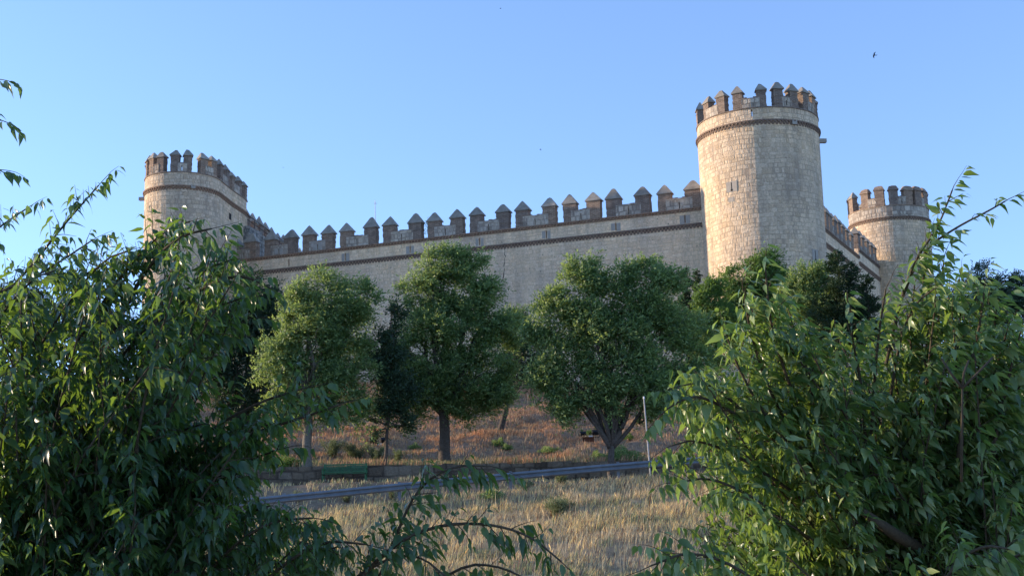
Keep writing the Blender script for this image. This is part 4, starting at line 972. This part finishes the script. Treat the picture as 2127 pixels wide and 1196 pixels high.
# ------------------------------------------------------------------ near trees (hackberries a few metres from the camera)
class NearTree:
    def __init__(s, name, label, leafmat, base, seed, fork):
        s.r = np.random.default_rng(seed); s.base = np.array(base, float); s.fork = np.array(fork, float)
        s.e = empty(name, tuple(base), label=label, cat='tree'); s.lm = leafmat; s.wood = MB(); s.tw = MB()
        s.lb, s.ld, s.ln, s.ll = [], [], [], []
        s.trunk = MB(); s.trunk.tube(limb_pts(s.base-np.array([0,0,0.3]), s.fork, 8, 0.05), [0.17-0.05*k/8 for k in range(9)], 12)
    def twig(s, p, d, L, nleaf, droop=0.6, r0=0.0028, leafL=0.105, tipup=0.0, spread=1.0):
        r = s.r; p = np.array(p, float); d = np.array(d, float); d /= np.linalg.norm(d); pts = [p.copy()]; K = 6; seg = L/K
        dirs = [d.copy()]
        for k in range(K):
            d = d+np.array([0, 0, -droop*seg*3.0])+r.normal(size=3)*0.07; d /= np.linalg.norm(d); p = p+d*seg; pts.append(p.copy()); dirs.append(d.copy())
        s.tw.tube(pts, [r0*(1-0.7*k/K) for k in range(K+1)], 4, cap=False)
        pts = np.array(pts); dirs = np.array(dirs)
        tt = np.linspace(0.06, 1.0, nleaf)+r.normal(size=nleaf)*0.01; tt = np.clip(tt, 0, 1)*K
        i = np.minimum(tt.astype(int), K-1); f = (tt-i)[:, None]
        P = pts[i]*(1-f)+pts[i+1]*f; D = dirs[i]*(1-f)+dirs[i+1]*f
        side = np.cross(D, (0, 0, 1.0)); nrm = np.linalg.norm(side, axis=1)[:, None]; side = np.where(nrm > 0.15, side/np.maximum(nrm, 1e-6), np.array([1.0, 0, 0]))
        sg = np.where(np.arange(nleaf) % 2 == 0, 1, -1)[:, None]
        ld_ = D*0.45+side*sg*0.50*spread+np.array([0, 0, -s.hang-droop*0.5])+r.normal(size=(nleaf, 3))*0.22+s.wind
        ld_ /= np.linalg.norm(ld_, axis=1)[:, None]
        ln_ = np.array([0, 0, 1.0])*0.9+side*sg*0.5+r.normal(size=(nleaf, 3))*0.35
        s.lb.append(P); s.ld.append(ld_); s.ln.append(ln_)
        s.ll.append(s.lsc*leafL*(0.55+0.62*r.random(nleaf))*(1-0.35*(tt/K)**3))
    wind = np.array([0.16, 0.0, 0.05]); hang = 0.52; wfac = 1.2; lsc = 0.86
    def branch(s, pts, r0, r1, every=0.05, twl=(0.14, 0.34), leaf=0.105, droop=0.6, start=0.25, dens=1.0, along=True):
        """pts: world polyline; twigs alternate along it and a leafy tip ends it"""
        pth = [np.array(p, float) for p in pts]
        # smooth subdivision
        for _ in range(2):
            q = [pth[0]]
            for a, b in zip(pth[:-1], pth[1:]): q += [a*0.75+b*0.25, a*0.25+b*0.75]
            q.append(pth[-1]); pth = q
        n = len(pth); s.wood.tube(pth, [r0+(r1-r0)*k/(n-1) for k in range(n)], 6)
        pa = np.array(pth); sl = np.concatenate([[0], np.cumsum(np.linalg.norm(np.diff(pa, axis=0), axis=1))]); L = sl[-1]
        q = max(L*start, 0); k = 0; r = s.r
        while q < L-0.03:
            p = np.array([np.interp(q, sl, pa[:, j]) for j in range(3)]); p2 = np.array([np.interp(min(L, q+0.05), sl, pa[:, j]) for j in range(3)])
            p1 = np.array([np.interp(max(0, q-0.02), sl, pa[:, j]) for j in range(3)]); d = p2-p1; d /= np.linalg.norm(d)
            a = r.uniform(0, 6.28); o = np.cross(d, (math.cos(a), math.sin(a), 0.3)); o /= np.linalg.norm(o)+1e-9
            dd = d*0.75+o*0.75+np.array([0, 0, 0.12]); l = r.uniform(*twl)*(1-0.35*q/L)
            s.twig(p, dd, l, max(4, int(l/0.0185)), droop=droop*r.uniform(0.6, 1.3), leafL=leaf*r.uniform(0.85, 1.1))
            q += every*r.uniform(0.7, 1.3)/dens; k += 1
        d = pa[-1]-pa[-3]; s.twig(pa[-1], d, 0.16, 9, droop=droop, leafL=leaf)
    def to(s, tip_uv, Y, via=(), Y0=None, r0=0.016, **k):
        """branch that leaves the fork inside the crown and ends at the given place"""
        tip = at(tip_uv[0], tip_uv[1], Y)
        if via: pts = [at(a, b, c) for a, b, c in via]+[tip]
        else:
            st = s.fork+(tip-s.fork)*s.r.uniform(0.18, 0.42)+s.r.normal(size=3)*0.15
            mid = st+(tip-st)*0.5+np.array([0, 0, 0.13*np.linalg.norm(tip-st)])+s.r.normal(size=3)*0.08
            pts = [s.fork, st, mid, tip]
        s.branch(pts, r0, 0.004, **k)
    def build(s):
        B = np.concatenate(s.lb); D = np.concatenate(s.ld); Nn_ = np.concatenate(s.ln); L = np.concatenate(s.ll)[:, None]; n = len(B); r = s.r
        Nn_ = Nn_-D*(Nn_*D).sum(1)[:, None]; Nn_ /= np.linalg.norm(Nn_, axis=1)[:, None]; Sd = np.cross(D, Nn_)
        ts_ = np.array([0.0, 0.16, 0.40, 0.68, 1.0]); ws = np.array([0.03, 0.27, 0.33, 0.17, 0.006])*0.5
        curl = (0.08+0.42*r.random(n))[:, None]; fold = (0.10+0.55*r.random(n))[:, None]; sk = (r.normal(size=n)*0.16)[:, None]; wf = (s.wfac*(0.65+0.6*r.random(n)))[:, None]
        B = B+D*0.012
        V = np.empty((n, 15, 3))
        for k, (t, w_) in enumerate(zip(ts_, ws)):
            c = B+D*L*t-Nn_*L*curl*t*t+Sd*L*sk*t*t
            V[:, 3*k] = c+Sd*L*w_*wf+Nn_*L*w_*fold; V[:, 3*k+1] = c; V[:, 3*k+2] = c-Sd*L*w_*wf+Nn_*L*w_*fold
        f = []
        for k in range(4): f += [(3*k, 3*k+1, 3*k+4, 3*k+3), (3*k+1, 3*k+2, 3*k+5, 3*k+4)]
        Fq = (np.array(f)[None]+15*np.arange(n)[:, None, None]).reshape(-1, 4)
        s.trunk.build('trunk', M['bark'], s.e, smooth=True); s.wood.build('branches', M['twig'], s.e, smooth=True); s.tw.build('twigs', M['twig'], s.e, smooth=True)
        np_mesh('foliage', V.reshape(-1, 3), Fq, s.lm, s.e, smooth=True)
        print('near tree leaves', n)
def in_poly(u, v, poly):
    c = False; j = len(poly)-1
    for i in range(len(poly)):
        if (poly[i][1] > v) != (poly[j][1] > v) and u < (poly[j][0]-poly[i][0])*(v-poly[i][1])/(poly[j][1]-poly[i][1])+poly[i][0]: c = not c
        j = i
    return c
def fill(T, poly, n, Yr, r, holes=(), **k):
    us = [p[0] for p in poly]; vs = [p[1] for p in poly]; c = 0
    while c < n:
        u = r.uniform(min(us), max(us)); v = r.uniform(min(vs), max(vs))
        if not in_poly(u, v, poly) or any(math.hypot(u-h[0], v-h[1]) < h[2] for h in holes): continue
        T.to((u, v), r.uniform(*Yr), **k); c += 1

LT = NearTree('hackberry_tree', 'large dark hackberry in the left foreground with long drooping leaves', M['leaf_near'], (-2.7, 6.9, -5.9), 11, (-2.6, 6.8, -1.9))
LT.to((205, 385), 6.88, via=[(-100,760,7.07),(-20,640,6.98),(60,560,6.98),(130,470,6.88)], r0=0.012, every=0.042, start=0.2, twl=(0.10,0.22), droop=0.55)
LT.to((190, 500), 6.70, via=[(-100,640,7.07),(20,600,6.88),(100,560,6.79)], r0=0.010, every=0.045, twl=(0.10,0.22))
LT.to((60, 430), 7.07, via=[(-150,620,7.35),(-60,520,7.25),(0,470,7.16)], r0=0.010, every=0.05, twl=(0.08,0.18))
LT.to((-4, 165), 6.14, via=[(-230,420,6.42),(-150,260,6.32),(-60,160,6.23)], r0=0.010, every=0.08, twl=(0.06,0.12))
LT.to((2, 250), 6.14, via=[(-200,420,6.42),(-120,300,6.32),(-50,240,6.23)], r0=0.010, every=0.07, twl=(0.06,0.11))
LT.to((-8, 352), 6.23, via=[(-200,520,6.42),(-120,400,6.32),(-60,350,6.23)], r0=0.010, every=0.08, twl=(0.05,0.10))
LT.to((440, 475), 6.14, via=[(120,900,7.07),(230,700,6.70),(300,560,6.42),(370,490,6.23)], r0=0.016, every=0.034, start=0.25, twl=(0.12,0.26), leaf=0.10)
LT.to((330, 490), 6.42, via=[(60,860,7.07),(180,680,6.79),(260,560,6.51)], r0=0.014, every=0.038, start=0.25)
LT.to((545, 590), 6.14, via=[(160,860,7.07),(300,680,6.60),(430,590,6.23),(500,570,6.14)], r0=0.014, every=0.036, start=0.3, leaf=0.10)
LT.to((520, 660), 6.70, via=[(160,900,7.07),(330,740,6.88),(440,670,6.79)], r0=0.012, every=0.04)
LT.to((230, 545), 6.79, via=[(0,800,7.25),(110,650,6.98),(170,570,6.88)], r0=0.012, every=0.04)
LT.to((705, 840), 6.14, via=[(260,1080,6.79),(400,960,6.51),(520,900,6.32),(620,870,6.23)], r0=0.012, every=0.04, start=0.3, twl=(0.12,0.22), leaf=0.10)
LT.to((635, 805), 6.32, via=[(200,1080,6.88),(380,930,6.60),(520,840,6.42)], r0=0.012, every=0.042, start=0.3)
LT.to((590, 930), 6.42, via=[(250,1150,6.88),(400,1030,6.60),(500,960,6.51)], r0=0.012, every=0.045, start=0.3)
LT.to((1020, 968), 5.86, via=[(700,1330,6.14),(790,1200,6.04),(830,1090,5.95),(870,1010,5.91),(940,965,5.86)], r0=0.009, every=0.034, start=0.40, twl=(0.10,0.20), leaf=0.10)
LT.to((1165, 1165), 5.58, via=[(700,1260,5.95),(800,1140,5.86),(900,1090,5.77),(1010,1085,5.67),(1100,1110,5.63)], r0=0.010, every=0.042, start=0.3, twl=(0.10,0.20), leaf=0.10)
LT.to((930, 1200), 5.67, via=[(640,1320,6.04),(720,1210,5.95),(800,1160,5.86),(870,1150,5.77)], r0=0.010, every=0.05, start=0.2)
LT.to((1130, 1230), 5.77, via=[(800,1300,6.04),(950,1170,5.95),(1050,1175,5.86)], r0=0.008, every=0.07, start=0.3, twl=(0.08,0.14))
LT.to((650, 1075), 5.95, via=[(350,1300,6.51),(460,1150,6.23),(560,1080,6.04)], r0=0.012, every=0.04, start=0.2, leaf=0.10)
LT.to((760, 1130), 5.86, via=[(450,1320,6.42),(560,1190,6.14),(670,1120,5.95)], r0=0.012, every=0.04, start=0.2, leaf=0.10)
for a, b, Y_ in ((270, 520, 6.4), (395, 460, 6.3), (480, 540, 6.2), (120, 560, 6.7), (30, 640, 6.8), (500, 620, 6.4), (420, 700, 6.5), (150, 800, 6.4), (230, 760, 6.3), (560, 880, 6.2), (545, 960, 6.2), (500, 1010, 6.2), (560, 1050, 6.1), (620, 1085, 6.0), (700, 1135, 6.0), (450, 950, 6.3), (420, 880, 6.3), (470, 900, 6.4), (400, 1000, 6.2)):
    LT.to((a, b), Y_, via=[(a-260, b+330, 6.9), (a-160, b+150, 6.7), (a-60, b+20, 6.5)], r0=0.009, every=0.036, start=0.25, twl=(0.10,0.22))
polyL = [(-170,560),(0,590),(120,560),(230,570),(330,510),(430,500),(500,570),(500,650),(420,730),(430,830),(590,850),(560,930),(480,1000),(500,1060),(640,1110),(740,1170),(760,1420),(-170,1420)]
fill(LT, polyL, 240, (5.8, 7.2), LT.r, holes=[(160,900,55),(560,760,60),(530,1020,40)], r0=0.009, every=0.055, start=0.5, twl=(0.14,0.32))
LT.build()

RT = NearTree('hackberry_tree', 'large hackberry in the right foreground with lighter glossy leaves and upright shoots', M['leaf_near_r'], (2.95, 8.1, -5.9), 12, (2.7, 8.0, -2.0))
RT.wind = np.array([0.42, -0.05, 0.06]); RT.hang = 0.36; RT.wfac = 1.2; RT.lsc = 0.92
RT.to((1978, 395), 6.9, via=[(1840,760,7.2),(1865,640,7.1),(1900,540,7.0),(1950,470,6.95)], r0=0.011, every=0.05, start=0.25, twl=(0.07,0.16), droop=0.5)
RT.to((2088, 418), 6.9, via=[(1865,640,7.1),(1915,520,7.0),(1990,470,6.95),(2050,440,6.9)], r0=0.008, every=0.09, start=0.3, twl=(0.04,0.08), droop=0.4, leaf=0.10)
RT.to((1940, 600), 6.9, via=[(1850,820,7.2),(1870,700,7.1),(1900,630,7.0)], r0=0.010, every=0.045)
RT.to((1590, 560), 6.6, via=[(1700,960,7.2),(1640,800,6.9),(1600,680,6.7)], r0=0.014, every=0.034, start=0.2, twl=(0.10,0.2), droop=0.35, leaf=0.105)
RT.to((1545, 610), 6.7, via=[(1690,980,7.2),(1600,820,6.9),(1560,700,6.8)], r0=0.012, every=0.036, start=0.2, droop=0.4, leaf=0.10)
RT.to((1640, 650), 6.9, via=[(1720,950,7.2),(1680,800,7.0)], r0=0.012, every=0.04, start=0.2)
RT.to((1510, 700), 6.7, via=[(1700,1000,7.2),(1600,880,6.9),(1540,780,6.8)], r0=0.012, every=0.038)
RT.to((1385, 850), 6.6, via=[(1700,1010,7.2),(1560,880,6.9),(1460,820,6.7),(1415,830,6.6)], r0=0.012, every=0.038, start=0.25)
RT.to((1395, 925), 6.7, via=[(1700,1060,7.2),(1560,960,6.9),(1450,910,6.8)], r0=0.012, every=0.042)
RT.to((1420, 800), 6.7, via=[(1680,980,7.1),(1540,850,6.9),(1470,790,6.8)], r0=0.012, every=0.04)
RT.to((1350, 1175), 6.3, via=[(1700,1330,6.9),(1560,1190,6.6),(1440,1140,6.4)], r0=0.012, every=0.038, start=0.2)
RT.to((1415, 1000), 6.7, via=[(1720,1150,7.1),(1580,1040,6.9),(1480,990,6.8)], r0=0.012, every=0.042)
RT.to((1765, 650), 6.8, via=[(1800,950,7.2),(1790,800,7.0),(1770,700,6.9)], r0=0.011, every=0.042)
RT.to((1840, 600), 6.7, via=[(1810,900,7.1),(1820,740,6.9),(1830,660,6.8)], r0=0.010, every=0.05, twl=(0.06,0.16), leaf=0.10)
RT.to((2045, 600), 6.7, via=[(1990,950,7.1),(2010,780,6.9),(2035,680,6.8)], r0=0.012, every=0.038, droop=0.4)
RT.to((2120, 690), 6.8, via=[(2060,950,7.1),(2090,800,6.9)], r0=0.012, every=0.04)
RT.to((2105, 1140), 5.3, via=[(1900,1330,5.9),(1960,1200,5.6),(2030,1130,5.4)], r0=0.012, every=0.04, start=0.3, leaf=0.10)
RT.to((2180, 1120), 5.3, via=[(2000,1330,5.9),(2060,1180,5.6)], r0=0.012, every=0.04, start=0.3, leaf=0.10)
polyR = [(1400,850),(1450,790),(1490,730),(1530,650),(1590,620),(1650,690),(1760,690),(1850,660),(1900,600),(1990,570),(2050,610),(2110,690),(2300,660),(2300,1330),(1360,1330),(1370,1210),(1440,1120),(1440,980),(1400,920)]
fill(RT, polyR, 320, (6.6, 8.9), RT.r, holes=[(1410,1050,40)], r0=0.009, every=0.055, start=0.5, twl=(0.14,0.32))
for a, b, Y_ in ((1925, 520, 7.0), (1960, 545, 7.0), (1900, 590, 7.1), (2000, 610, 6.9), (2070, 640, 6.9), (1985, 660, 7.0), (1930, 660, 7.1), (1720, 720, 7.0), (1670, 700, 6.9), (1610, 620, 6.8), (1565, 660, 6.8), (2090, 720, 6.9), (2040, 700, 7.0)):
    RT.to((a, b), Y_, via=[(a*0.6+1850*0.4, b+420, 7.5), (a*0.85+1870*0.15, b+220, 7.3), (a-10, b+90, 7.1)], r0=0.008, every=0.036, start=0.3, twl=(0.08,0.2))
# bare pale stem with three arms
for a in ([(1997,1000,6.3),(1998,880,6.25),(1999,806,6.2)], [(1999,806,6.2),(1975,775,6.2),(1956,745,6.2)], [(1999,806,6.2),(2030,775,6.2),(2062,742,6.2)], [(1999,806,6.2),(2002,775,6.2),(2012,748,6.2)]):
    RT.tw.tube([at(*q) for q in a], [0.0075, 0.006, 0.005], 6)
# thick low limb
RT.wood.tube([RT.fork, at(1950, 1160, 7.4), at(1860, 1110, 7.0), at(1790, 1060, 6.8)], [0.09, 0.045, 0.035, 0.02], 8)
RT.build()
